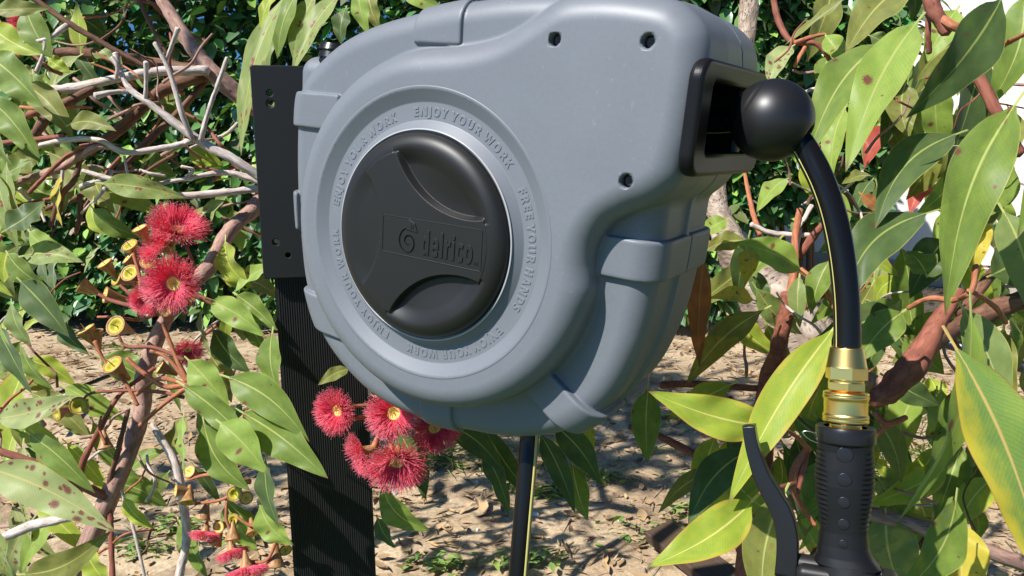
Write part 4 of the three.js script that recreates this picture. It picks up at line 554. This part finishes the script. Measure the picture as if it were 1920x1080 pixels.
// branches: tree, bark, then x, y, depth, radius in pixels
function bough(tree, name, kind, rows, o = {}) { const pts = rows.map(([x, y, w]) => rel(at(x, y, w), tree.position)); return part(name, tube(pts, rows.map((q) => q[3] * q[2] / FOCAL), { radial: 10, segs: rows.length * 9, rough: 0.45, seed: rows[0][0] * 0.13, ...o }), BARK[kind], tree); }
for (const [kind, rows] of [
  ['pink', [[560, 250, 1.3, 17], [455, 182, 1.28, 18], [400, 138, 1.26, 17], [368, 98, 1.26, 14], [312, 14, 1.27, 12], [280, -50, 1.28, 11]]],
  ['brown', [[395, 135, 1.26, 10], [300, 120, 1.27, 10], [170, 100, 1.28, 10], [85, 97, 1.3, 7]]], ['pale', [[390, 132, 1.24, 10], [300, 134, 1.22, 9], [215, 148, 1.2, 8], [130, 166, 1.2, 9], [72, 168, 1.2, 7]]],
  ['brown', [[380, 142, 1.26, 13], [310, 165, 1.27, 12], [270, 200, 1.28, 11], [215, 250, 1.29, 10], [165, 285, 1.3, 8]]], ['brown', [[180, 165, 1.2, 8], [130, 190, 1.19, 9], [95, 215, 1.18, 10], [64, 252, 1.18, 8]]], ['red', [[112, 170, 1.2, 6], [85, 200, 1.2, 7], [50, 218, 1.22, 6]]],
  ['pale', [[505, 342, 1.12, 9], [440, 300, 1.1, 9], [380, 268, 1.09, 9], [330, 232, 1.08, 8], [275, 190, 1.07, 6], [242, 165, 1.07, 6], [222, 122, 1.07, 5], [217, 100, 1.07, 6]]],
  ['pale', [[362, 262, 1.08, 5], [342, 215, 1.06, 5], [316, 130, 1.05, 4.5], [290, 80, 1.04, 4]]], ['pale', [[312, 112, 1.05, 3], [322, 85, 1.04, 3.5], [334, 53, 1.03, 5]]], ['pale', [[376, 262, 1.08, 5], [392, 205, 1.07, 4], [408, 160, 1.06, 4], [426, 108, 1.05, 3.5]]],
  ['pale', [[360, 262, 1.09, 7], [340, 270, 1.09, 6], [290, 280, 1.08, 6], [230, 285, 1.07, 6], [190, 264, 1.07, 5], [130, 262, 1.08, 5], [75, 272, 1.1, 4]]], ['pink', [[235, 284, 1.07, 5], [185, 275, 1.08, 6], [120, 312, 1.1, 7], [55, 335, 1.12, 7], [-20, 350, 1.15, 7]]], ['red', [[190, 266, 1.09, 4], [130, 290, 1.08, 4], [85, 330, 1.08, 4], [54, 362, 1.08, 4]]],
  ['pale', [[500, 352, 1.14, 6], [420, 361, 1.12, 7], [320, 366, 1.1, 7], [250, 350, 1.09, 6], [205, 335, 1.08, 5], [155, 320, 1.08, 4]]], ['pale', [[500, 345, 1.16, 6], [440, 326, 1.15, 6], [400, 325, 1.14, 5], [350, 335, 1.13, 4], [272, 348, 1.12, 3]]], ['pale', [[245, 346, 1.09, 3], [238, 320, 1.09, 2.5], [233, 292, 1.09, 2.5]]], ['pale', [[205, 338, 1.09, 4], [175, 342, 1.08, 4], [150, 350, 1.08, 4]]], ['pale', [[310, 330, 1.12, 3], [285, 326, 1.11, 3], [262, 319, 1.11, 3]]], ['pale', [[350, 332, 1.13, 4], [362, 318, 1.12, 3], [340, 312, 1.12, 3]]],
  ['brown', [[388, 150, 1.28, 6], [330, 215, 1.27, 6], [270, 272, 1.26, 6], [210, 332, 1.25, 6], [150, 368, 1.25, 5], [85, 392, 1.25, 5]]], ['brown', [[40, -20, 1.05, 5], [130, 44, 1.06, 6], [200, 85, 1.07, 5], [280, 128, 1.08, 4]]], ['pale', [[130, 44, 1.06, 5], [85, 75, 1.05, 5], [45, 78, 1.05, 3]]], ['pale', [[86, 74, 1.05, 4], [80, 105, 1.05, 3.5], [68, 136, 1.05, 4]]], ['brown', [[250, -20, 1.3, 4], [300, 80, 1.3, 4], [326, 118, 1.29, 4]]],
  ['pale', [[272, 192, 1.07, 4], [274, 150, 1.06, 3.5], [274, 116, 1.05, 5]]], ['pale', [[240, 172, 1.07, 4], [215, 172, 1.06, 4], [178, 180, 1.05, 7]]], ['pale', [[218, 148, 1.07, 4], [220, 125, 1.06, 3.5], [210, 108, 1.06, 5]]], ['pale', [[118, 312, 1.1, 3], [116, 335, 1.1, 3], [112, 360, 1.1, 3]]], ['brown', [[152, 290, 1.1, 5], [140, 335, 1.1, 5], [112, 372, 1.1, 5], [94, 425, 1.1, 4]]], ['brown', [[150, 365, 1.12, 5], [150, 405, 1.12, 5], [142, 438, 1.12, 4]]],
  ['pink', [[520, 330, 1.2, 14], [478, 388, 1.17, 14], [432, 432, 1.14, 14], [392, 500, 1.1, 14], [335, 560, 1.08, 15], [292, 640, 1.06, 15], [270, 700, 1.05, 14], [268, 760, 1.05, 15], [244, 840, 1.03, 16], [205, 930, 1.02, 18], [150, 1060, 1.02, 20], [60, 1300, 1.04, 24], [-20, 1500, 1.06, 26]]],
  ['pale', [[285, 795, 1.04, 6], [328, 868, 1.03, 8], [344, 945, 1.03, 8], [350, 1010, 1.03, 8], [335, 1085, 1.03, 8], [310, 1250, 1.04, 9]]], ['red', [[-20, 840, 0.98, 7], [70, 870, 0.99, 7], [130, 900, 1.0, 8], [200, 932, 1.01, 8]]], ['pale', [[10, 1006, 1.02, 9], [60, 985, 1.02, 10], [110, 974, 1.02, 9], [195, 948, 1.02, 9]]], ['red', [[205, 935, 1.02, 6], [208, 1000, 1.01, 5], [212, 1100, 1.0, 5]]], ['pale', [[228, 920, 1.0, 3], [250, 990, 1.0, 3], [272, 1085, 1.0, 3]]], ['brown', [[240, 770, 1.0, 4], [220, 850, 1.0, 5], [200, 920, 1.02, 5]]], ['red', [[290, 690, 1.0, 4], [225, 740, 0.99, 4], [190, 800, 0.99, 5], [155, 870, 1.0, 6], [148, 940, 1.02, 6]]],
  ['red', [[120, 255, 1.1, 4], [60, 262, 1.12, 5], [-20, 270, 1.15, 5]]], ['orange', [[300, 160, 1.3, 4], [345, 175, 1.3, 4]]], ['orange', [[3, 442, 0.95, 3], [-15, 470, 0.95, 4]]], ['red', [[0, 395, 1.1, 4], [70, 378, 1.1, 4], [100, 372, 1.1, 3]]],
]) bough(gumLeft, 'branch', kind, rows);
for (const [kind, rows] of [
  ['red', [[1735, -40, 0.84, 14], [1752, 20, 0.84, 13], [1776, 62, 0.84, 12]]], ['orange', [[1760, 30, 0.84, 9], [1785, 48, 0.83, 9], [1800, 52, 0.83, 10]]], ['red', [[1800, 105, 0.8, 11], [1830, 140, 0.8, 11], [1872, 216, 0.79, 11], [1910, 290, 0.79, 12]]], ['red', [[1742, -10, 0.87, 5], [1740, 60, 0.87, 5], [1742, 100, 0.88, 5]]],
  ['red', [[1800, 545, 0.78, 10], [1762, 600, 0.77, 15], [1735, 650, 0.76, 22], [1700, 695, 0.75, 26], [1655, 742, 0.75, 22], [1632, 752, 0.75, 14]]], ['brown', [[1960, 548, 0.85, 18], [1880, 575, 0.86, 18], [1800, 610, 0.86, 17], [1740, 650, 0.8, 16]]], ['brown', [[1870, 500, 0.9, 10], [1835, 545, 0.88, 10], [1800, 590, 0.87, 11]]],
  ['red', [[1445, -30, 1.02, 6], [1462, 45, 1.02, 6], [1485, 78, 1.01, 6], [1530, 82, 1.0, 5], [1560, 118, 1.0, 4]]], ['orange', [[1490, 80, 1.0, 4], [1520, 70, 1.0, 4], [1545, 64, 1.0, 3]]], ['orange', [[1510, 88, 1.0, 4], [1500, 105, 1.0, 4], [1490, 125, 0.99, 3]]],
  ['orange', [[1500, 392, 0.98, 6], [1492, 440, 0.98, 7], [1488, 520, 0.97, 8], [1478, 570, 0.97, 10]]], ['red', [[1480, 550, 0.97, 14], [1470, 610, 0.98, 14], [1455, 670, 1.0, 16], [1440, 725, 1.02, 20], [1428, 800, 1.04, 24], [1415, 950, 1.05, 26], [1405, 1100, 1.06, 26], [1400, 1400, 1.08, 30]]], ['pink', [[1445, 718, 1.02, 14], [1480, 702, 0.98, 16], [1530, 694, 0.95, 16], [1600, 705, 0.9, 16], [1650, 720, 0.82, 15]]], ['red', [[1476, 600, 0.97, 6], [1510, 575, 0.94, 6], [1548, 548, 0.92, 6]]], ['orange', [[1500, 505, 0.93, 6], [1525, 525, 0.92, 6], [1550, 548, 0.91, 6], [1565, 580, 0.9, 4]]],
  ['red', [[1350, 880, 0.98, 8], [1290, 845, 1.0, 8], [1235, 818, 1.02, 7], [1180, 800, 1.04, 6]]], ['pink', [[1480, 940, 1.0, 14], [1560, 950, 0.98, 14], [1640, 965, 0.96, 15], [1730, 990, 0.94, 16], [1800, 1015, 0.94, 14], [1930, 1060, 0.95, 14]]], ['red', [[1240, 722, 1.0, 7], [1300, 720, 1.02, 7], [1440, 730, 1.03, 6]]], ['orange', [[1514, 840, 0.8, 6], [1490, 880, 0.79, 8], [1488, 915, 0.79, 7], [1510, 960, 0.8, 5], [1528, 985, 0.8, 4]]], ['red', [[1514, 842, 0.8, 6], [1505, 880, 0.79, 6], [1494, 925, 0.79, 6]]], ['orange', [[1468, 803, 0.7, 3], [1495, 820, 0.74, 4], [1516, 842, 0.79, 6]]], ['red', [[1426, 925, 0.66, 4], [1455, 918, 0.72, 5], [1486, 908, 0.78, 6]]], ['orange', [[1640, 775, 0.8, 6], [1665, 795, 0.78, 7], [1700, 782, 0.77, 5]]], ['orange', [[1665, 797, 0.78, 6], [1645, 815, 0.79, 5], [1630, 830, 0.8, 4]]],
  ['pale', [[1408, 420, 1.0, 5], [1440, 435, 1.0, 5], [1480, 440, 1.0, 5], [1530, 440, 0.98, 4]]], ['orange', [[1395, 320, 1.1, 3], [1412, 400, 1.05, 5], [1425, 440, 1.02, 5]]], ['pale', [[1490, 435, 1.0, 4], [1505, 415, 1.0, 4], [1522, 385, 1.0, 5]]], ['red', [[1500, 480, 0.99, 7], [1520, 450, 0.98, 8], [1545, 420, 0.97, 6], [1570, 405, 0.97, 4]]], ['pale', [[1578, 360, 0.95, 3], [1600, 340, 0.94, 3], [1618, 322, 0.93, 4]]], ['red', [[1310, 450, 1.0, 5], [1340, 458, 0.99, 5], [1365, 464, 0.98, 6]]], ['orange', [[1815, 545, 0.64, 4], [1840, 556, 0.66, 5], [1870, 580, 0.7, 5], [1886, 605, 0.74, 4]]], ['orange', [[1702, 578, 0.7, 4], [1740, 560, 0.68, 5], [1790, 562, 0.66, 6], [1818, 548, 0.64, 5], [1830, 500, 0.68, 6]]], ['orange', [[1930, 60, 0.7, 4], [1890, 80, 0.75, 5], [1860, 100, 0.8, 5]]],
  ['orange', [[1850, 770, 0.8, 6], [1885, 785, 0.79, 7], [1940, 780, 0.78, 7]]], ['brown', [[1690, 1040, 0.98, 10], [1720, 1020, 0.98, 9], [1745, 1000, 0.98, 8]]],
]) bough(gumRight, 'branch', kind, rows);
{ // fine twigs through both crowns
  const R = rng(909), kinds = ['pale', 'red', 'orange', 'brown', 'pink'];
  for (const [tree, n, x0, x1, y0, y1, w0, w1] of [[gumLeft, 46, -20, 470, 20, 420, 1.08, 1.4], [gumLeft, 26, -20, 480, 560, 1060, 0.98, 1.2], [gumRight, 55, 1360, 1900, 40, 1040, 0.82, 1.2]]) for (let i = 0; i < n; i++) {
    let x = lerp(x0, x1, R()), y = lerp(y0, y1, R()), a = R() * 6.28; const w = lerp(w0, w1, R()), rows = [], r0 = 2 + R() * 2.2, m = 4 + Math.floor(R() * 3); for (let k = 0; k < m; k++) { rows.push([x, y, w + (R() - 0.5) * 0.05, r0 * (1 - 0.5 * k / m)]); a += (R() - 0.5) * 1.1; const s = 18 + R() * 26; x += Math.cos(a) * s; y += Math.sin(a) * s * 0.8; }
    bough(tree, 'twig', kinds[Math.floor(R() * 5)], rows, { radial: 6, segs: m * 4, rough: 0.25 });
  }
}
bough(gumMid, 'branch', 'brown', [[560, 760, 1.12, 7], [640, 740, 1.1, 7], [740, 760, 1.06, 7], [860, 770, 1.05, 7], [1000, 770, 1.05, 7], [1130, 770, 1.06, 6]]);
// ---- blossom and capsules
const petalMat = new THREE.MeshPhysicalMaterial({ name: 'red_stamens', vertexColors: true, color: 0xffffff, roughness: 0.7, transmission: 0.45, thickness: 0 });
const cupMat = new THREE.MeshPhysicalMaterial({ name: 'capsule_skin', map: tex(64, 64, (u, v) => { const n = fbm(Math.cos(u * 6.28) * 3, Math.sin(u * 6.28) * 2, v * 6); return mix3([0.74, 0.57, 0.36], [0.55, 0.38, 0.22], clamp(0.5 + n * 1.6)); }), roughness: 0.55, clearcoat: 0.2, clearcoatRoughness: 0.5 });
const discMat = new THREE.MeshStandardMaterial({ name: 'flower_disc', map: tex(64, 64, (u, v) => mix3([0.90, 0.82, 0.46], [0.80, 0.68, 0.30], clamp(0.5 + fbm(u * 6, v * 6, 2) * 1.5))), roughness: 0.6 });
const wellMat = new THREE.MeshStandardMaterial({ name: 'green_well', map: tex(64, 64, (u, v) => mix3([0.72, 0.66, 0.22], [0.62, 0.60, 0.12], clamp(0.5 + fbm(u * 7, v * 7, 6) * 1.5))), roughness: 0.6 });
function basisFor(dir) { return new THREE.Quaternion().setFromUnitVectors(V(0, 1, 0), dir); }
const capsuleGeo = lathe([[0, -1.75], [0.16, -1.72], [0.2, -1.5], [0.3, -1.1], [0.5, -0.5], [0.66, -0.12], [0.72, 0.0], [0.7, 0.07], [0.6, 0.05], [0.56, -0.04]], 22);
const discGeo = lathe([[0.58, 0.02], [0.5, 0.06], [0.36, 0.02], [0.3, -0.08], [0.14, -0.16], [0, -0.16]], 20);
function capsule(tree, x, y, w, size, dir, name = 'seed_capsule', well = false) {
  const s = size * w / FOCAL, p = rel(at(x, y, w), tree.position), q = basisFor(dir.clone().normalize());
  const m = part(name, capsuleGeo, cupMat, tree); m.position.copy(p); m.quaternion.copy(q); m.scale.setScalar(s * (name === 'flower' ? 0.7 : 0.58));
  part('disc', discGeo, well ? wellMat : discMat, m);
  part('style', new THREE.CylinderGeometry(0.02, 0.05, 0.75, 5).translate(0, 0.2, 0), cupMat, m);
  return m;
}
function flower(tree, x, y, w, size, dir, seed, dense = 1050) {
  const R = rng(seed), m = capsule(tree, x, y, w, size * 0.42, dir, 'flower'), P = [], C = [], I = [], U = [], k = 1 / (0.7 * 0.42);
  for (let i = 0; i < dense; i++) {
    const a = R() * 6.283, sp = 0.25 + 1.15 * Math.sqrt(R()), len = (0.42 + R() * 0.16) * k, r0 = 0.56, root = V(Math.cos(a) * r0, 0.02, Math.sin(a) * r0), d = V(Math.cos(a) * Math.sin(sp), Math.cos(sp), Math.sin(a) * Math.sin(sp)), droop = V((R() - 0.5) * 0.5, (R() - 0.5) * 0.3, (R() - 0.5) * 0.5);
    const thick = 0.019, hueA = R(), n = 3, base = P.length / 3;
    const side = V(-Math.sin(a), 0.3, Math.cos(a)).normalize(), sd2 = d.clone().cross(side).normalize();
    for (let j = 0; j <= n; j++) { const t = j / n, c = root.clone().addScaledVector(d, len * t).addScaledVector(droop, len * t * t * 0.5), th = thick * (1 - 0.3 * t); for (let q = 0; q < 3; q++) { const b = q * 2.094, o = side.clone().multiplyScalar(Math.cos(b) * th).addScaledVector(sd2, Math.sin(b) * th); P.push(c.x + o.x, c.y + o.y, c.z + o.z); U.push(0, t); C.push(1, lerp(0.07, 0.17, hueA), lerp(0.13, 0.36, hueA)); } }
    for (let j = 0; j < n; j++) for (let q = 0; q < 3; q++) { const A = base + j * 3 + q, B = base + j * 3 + (q + 1) % 3; I.push(A, A + 3, B, B, A + 3, B + 3); }
    const tip = root.clone().addScaledVector(d, len).addScaledVector(droop, len * 0.5), tb = P.length / 3, rr = 0.036; // anther
    for (const [ox, oy, oz] of [[rr, 0, 0], [-rr, 0, 0], [0, rr, 0], [0, -rr, 0], [0, 0, rr], [0, 0, -rr]]) { P.push(tip.x + ox, tip.y + oy, tip.z + oz); U.push(0, 1); const y2 = R() < 0.6; C.push(y2 ? 0.85 : 0.7, y2 ? 0.4 : 0.1, y2 ? 0.33 : 0.12); }
    for (const f of [[0, 2, 4], [2, 1, 4], [1, 3, 4], [3, 0, 4], [2, 0, 5], [1, 2, 5], [3, 1, 5], [0, 3, 5]]) I.push(...f.map((v) => tb + v));
  }
  const g = new THREE.BufferGeometry(); g.setAttribute('position', new THREE.Float32BufferAttribute(P, 3)); g.setAttribute('uv', new THREE.Float32BufferAttribute(U, 2)); g.setAttribute('color', new THREE.Float32BufferAttribute(C, 3)); g.setIndex(I); g.computeVertexNormals();
  const st = part('stamens', g, petalMat, m); st.userData.kind = 'stuff'; return m;
}
const D = (x, y, z) => V(x, y, 0).addScaledVector(BACK, z).normalize();   // x right, y up, z towards the lens
for (const [x, y, w, s, d, n] of [[332, 430, 0.98, 80, D(0.45, 0.75, 0.35)], [306, 462, 0.99, 66, D(-0.6, 0.55, 0.45)], [325, 532, 0.95, 80, D(0.1, -0.05, 1)], [274, 562, 0.97, 46, D(-0.2, -0.35, 0.9)], [352, 655, 1.0, 44, D(0.3, -0.5, 0.7)], [46, 42, 1.2, 40, D(0.4, -0.3, 0.7)], [462, 1062, 0.97, 58, D(0.2, -0.9, 0.4)], [435, 1030, 0.99, 44, D(0.3, -0.8, 0.4)], [385, 995, 0.99, 40, D(-0.1, -0.9, 0.4)]]) flower(gumLeft, x, y, w, s, d, Math.floor(x * 7 + y));
for (const [x, y, w, s, d] of [[633, 770, 0.90, 66, D(-0.45, -0.05, 0.9)], [738, 775, 0.90, 76, D(-0.1, 0.15, 0.95)], [684, 848, 0.89, 64, D(-0.75, -0.35, 0.4)], [744, 866, 0.87, 86, D(0.05, -0.45, 0.8)], [815, 802, 0.92, 72, D(0.25, -0.35, 0.8)]]) flower(gumMid, x, y, w, s, d, Math.floor(x * 5 + y));
for (const [pts] of [[[[648, 762, 0.9, 3], [700, 760, 0.92, 4], [760, 762, 0.98, 5]]], [[[655, 785, 0.9, 5], [700, 780, 0.92, 4], [770, 755, 1.0, 5]]], [[[700, 840, 0.89, 6], [715, 805, 0.91, 4], [735, 765, 0.98, 4]]], [[[738, 852, 0.88, 5], [730, 810, 0.91, 4], [740, 760, 1.0, 5]]], [[[815, 795, 0.93, 5], [810, 770, 1.0, 5]]]]) bough(gumMid, 'flower_stalk', 'orange', pts, { rough: 0.1 });
for (const [x, y, s, d, wl] of [[262, 428, 36, D(-0.3, 0.8, 0.3), 0], [243, 460, 38, D(-0.25, 0.75, 0.6), 1], [280, 492, 40, D(0.3, 0.6, 0.75), 0], [240, 484, 34, D(-0.6, 0.6, 0.4), 0], [196, 494, 36, D(-0.4, 0.75, 0.35), 0], [218, 522, 36, D(-0.6, 0.3, 0.75), 1], [243, 512, 42, D(-0.15, 0.45, 0.85), 1], [267, 532, 38, D(-0.2, 0.65, 0.7), 0], [198, 553, 38, D(-0.75, 0.2, 0.6), 0], [154, 535, 38, D(-0.85, 0.5, 0.15), 0], [217, 611, 48, D(-0.2, 0.3, 0.9), 1], [308, 578, 40, D(0.0, 0.05, 1), 0], [160, 618, 44, D(-0.4, 0.85, 0.2), 0], [178, 622, 36, D(-0.1, 0.95, 0.1), 0], [211, 684, 48, D(-0.3, 0.7, 0.6), 1], [148, 761, 42, D(0.2, -0.1, 0.95), 1], [106, 774, 38, D(-0.5, -0.2, 0.85), 1], [198, 840, 34, D(0.2, -0.9, 0.35), 0], [300, 688, 34, D(-0.6, 0.4, 0.3), 0], [355, 884, 30, D(-0.3, 0.5, 0.8), 0], [330, 920, 30, D(-0.8, 0.1, 0.5), 0], [352, 942, 34, D(0.1, -0.7, 0.6), 1], [440, 926, 36, D(0.1, 0.1, 0.95), 1], [462, 934, 30, D(0.4, 0, 0.9), 0], [437, 975, 30, D(0, 0.2, 0.95), 1], [410, 988, 30, D(-0.3, 0.1, 0.95), 0], [436, 1012, 36, D(0.1, -0.8, 0.45), 0], [380, 972, 34, D(-0.2, -0.9, 0.4), 0], [515, 1060, 44, D(0, -0.95, 0.3), 0], [402, 1020, 34, D(-0.3, -0.8, 0.4), 0], [475, 1000, 32, D(0.3, -0.6, 0.6), 0], [535, 1032, 30, D(0.4, -0.4, 0.8), 0]]) capsule(gumLeft, x, y, 0.97 + ((x * 13 + y * 7) % 10) * 0.004, s, d, 'seed_capsule', !!wl);
for (const pts of [ // red stalks of the two fruiting heads
  [[320, 600, 1.02, 8], [300, 585, 0.99, 6], [280, 560, 0.98, 5]], [[300, 590, 1.0, 6], [255, 560, 0.98, 5], [225, 535, 0.98, 4]], [[300, 590, 1.0, 6], [250, 575, 0.98, 6], [205, 562, 0.98, 5], [185, 552, 0.98, 4]], [[265, 560, 0.98, 5], [262, 520, 0.98, 5], [250, 475, 0.98, 4]], [[345, 545, 1.0, 6], [362, 500, 0.99, 5], [350, 462, 0.98, 4]], [[345, 545, 1.0, 7], [380, 560, 1.0, 8], [425, 580, 1.0, 8], [470, 620, 1.02, 6]],
  [[350, 722, 0.98, 8], [310, 725, 0.98, 7], [270, 700, 0.98, 6], [238, 672, 0.98, 6]], [[350, 722, 0.98, 7], [300, 710, 0.98, 6], [255, 740, 0.98, 6]], [[352, 715, 0.98, 7], [330, 670, 0.98, 6], [305, 605, 0.98, 5]], [[350, 715, 0.98, 6], [310, 668, 0.98, 5], [282, 658, 0.98, 5]], [[345, 675, 0.98, 5], [290, 652, 0.98, 5], [235, 648, 0.98, 5], [222, 630, 0.98, 4]], [[350, 728, 0.98, 7], [310, 755, 0.97, 6], [262, 798, 0.97, 6]], [[345, 745, 0.98, 5], [300, 735, 0.98, 5], [215, 733, 0.98, 4], [165, 740, 0.98, 4], [152, 758, 0.98, 4]], [[215, 690, 0.98, 6], [240, 725, 0.98, 5], [258, 760, 0.98, 5]], [[178, 640, 0.98, 6], [195, 675, 0.98, 4], [230, 710, 0.98, 4]], [[190, 780, 0.98, 3], [186, 800, 0.98, 3], [197, 832, 0.98, 4]], [[420, 700, 0.96, 5], [385, 715, 0.97, 7], [350, 722, 0.98, 8]],
  [[350, 900, 0.98, 4], [395, 890, 0.98, 5], [470, 905, 0.99, 5]], [[365, 945, 0.98, 4], [420, 935, 0.98, 4], [470, 900, 0.99, 5]], [[425, 940, 0.98, 4], [425, 975, 0.98, 4], [436, 1000, 0.98, 4]], [[500, 985, 0.98, 5], [470, 985, 0.98, 4], [445, 970, 0.98, 4]], [[520, 1010, 0.98, 5], [500, 1050, 0.98, 4], [470, 1055, 0.98, 4]],
]) bough(gumLeft, 'fruit_stalk', (pts[0][0] % 3) ? 'orange' : 'red', pts.map((q) => [q[0], q[1], q[2], q[3] * 0.72]), { rough: 0.2 });

renderer.render(scene, camera);
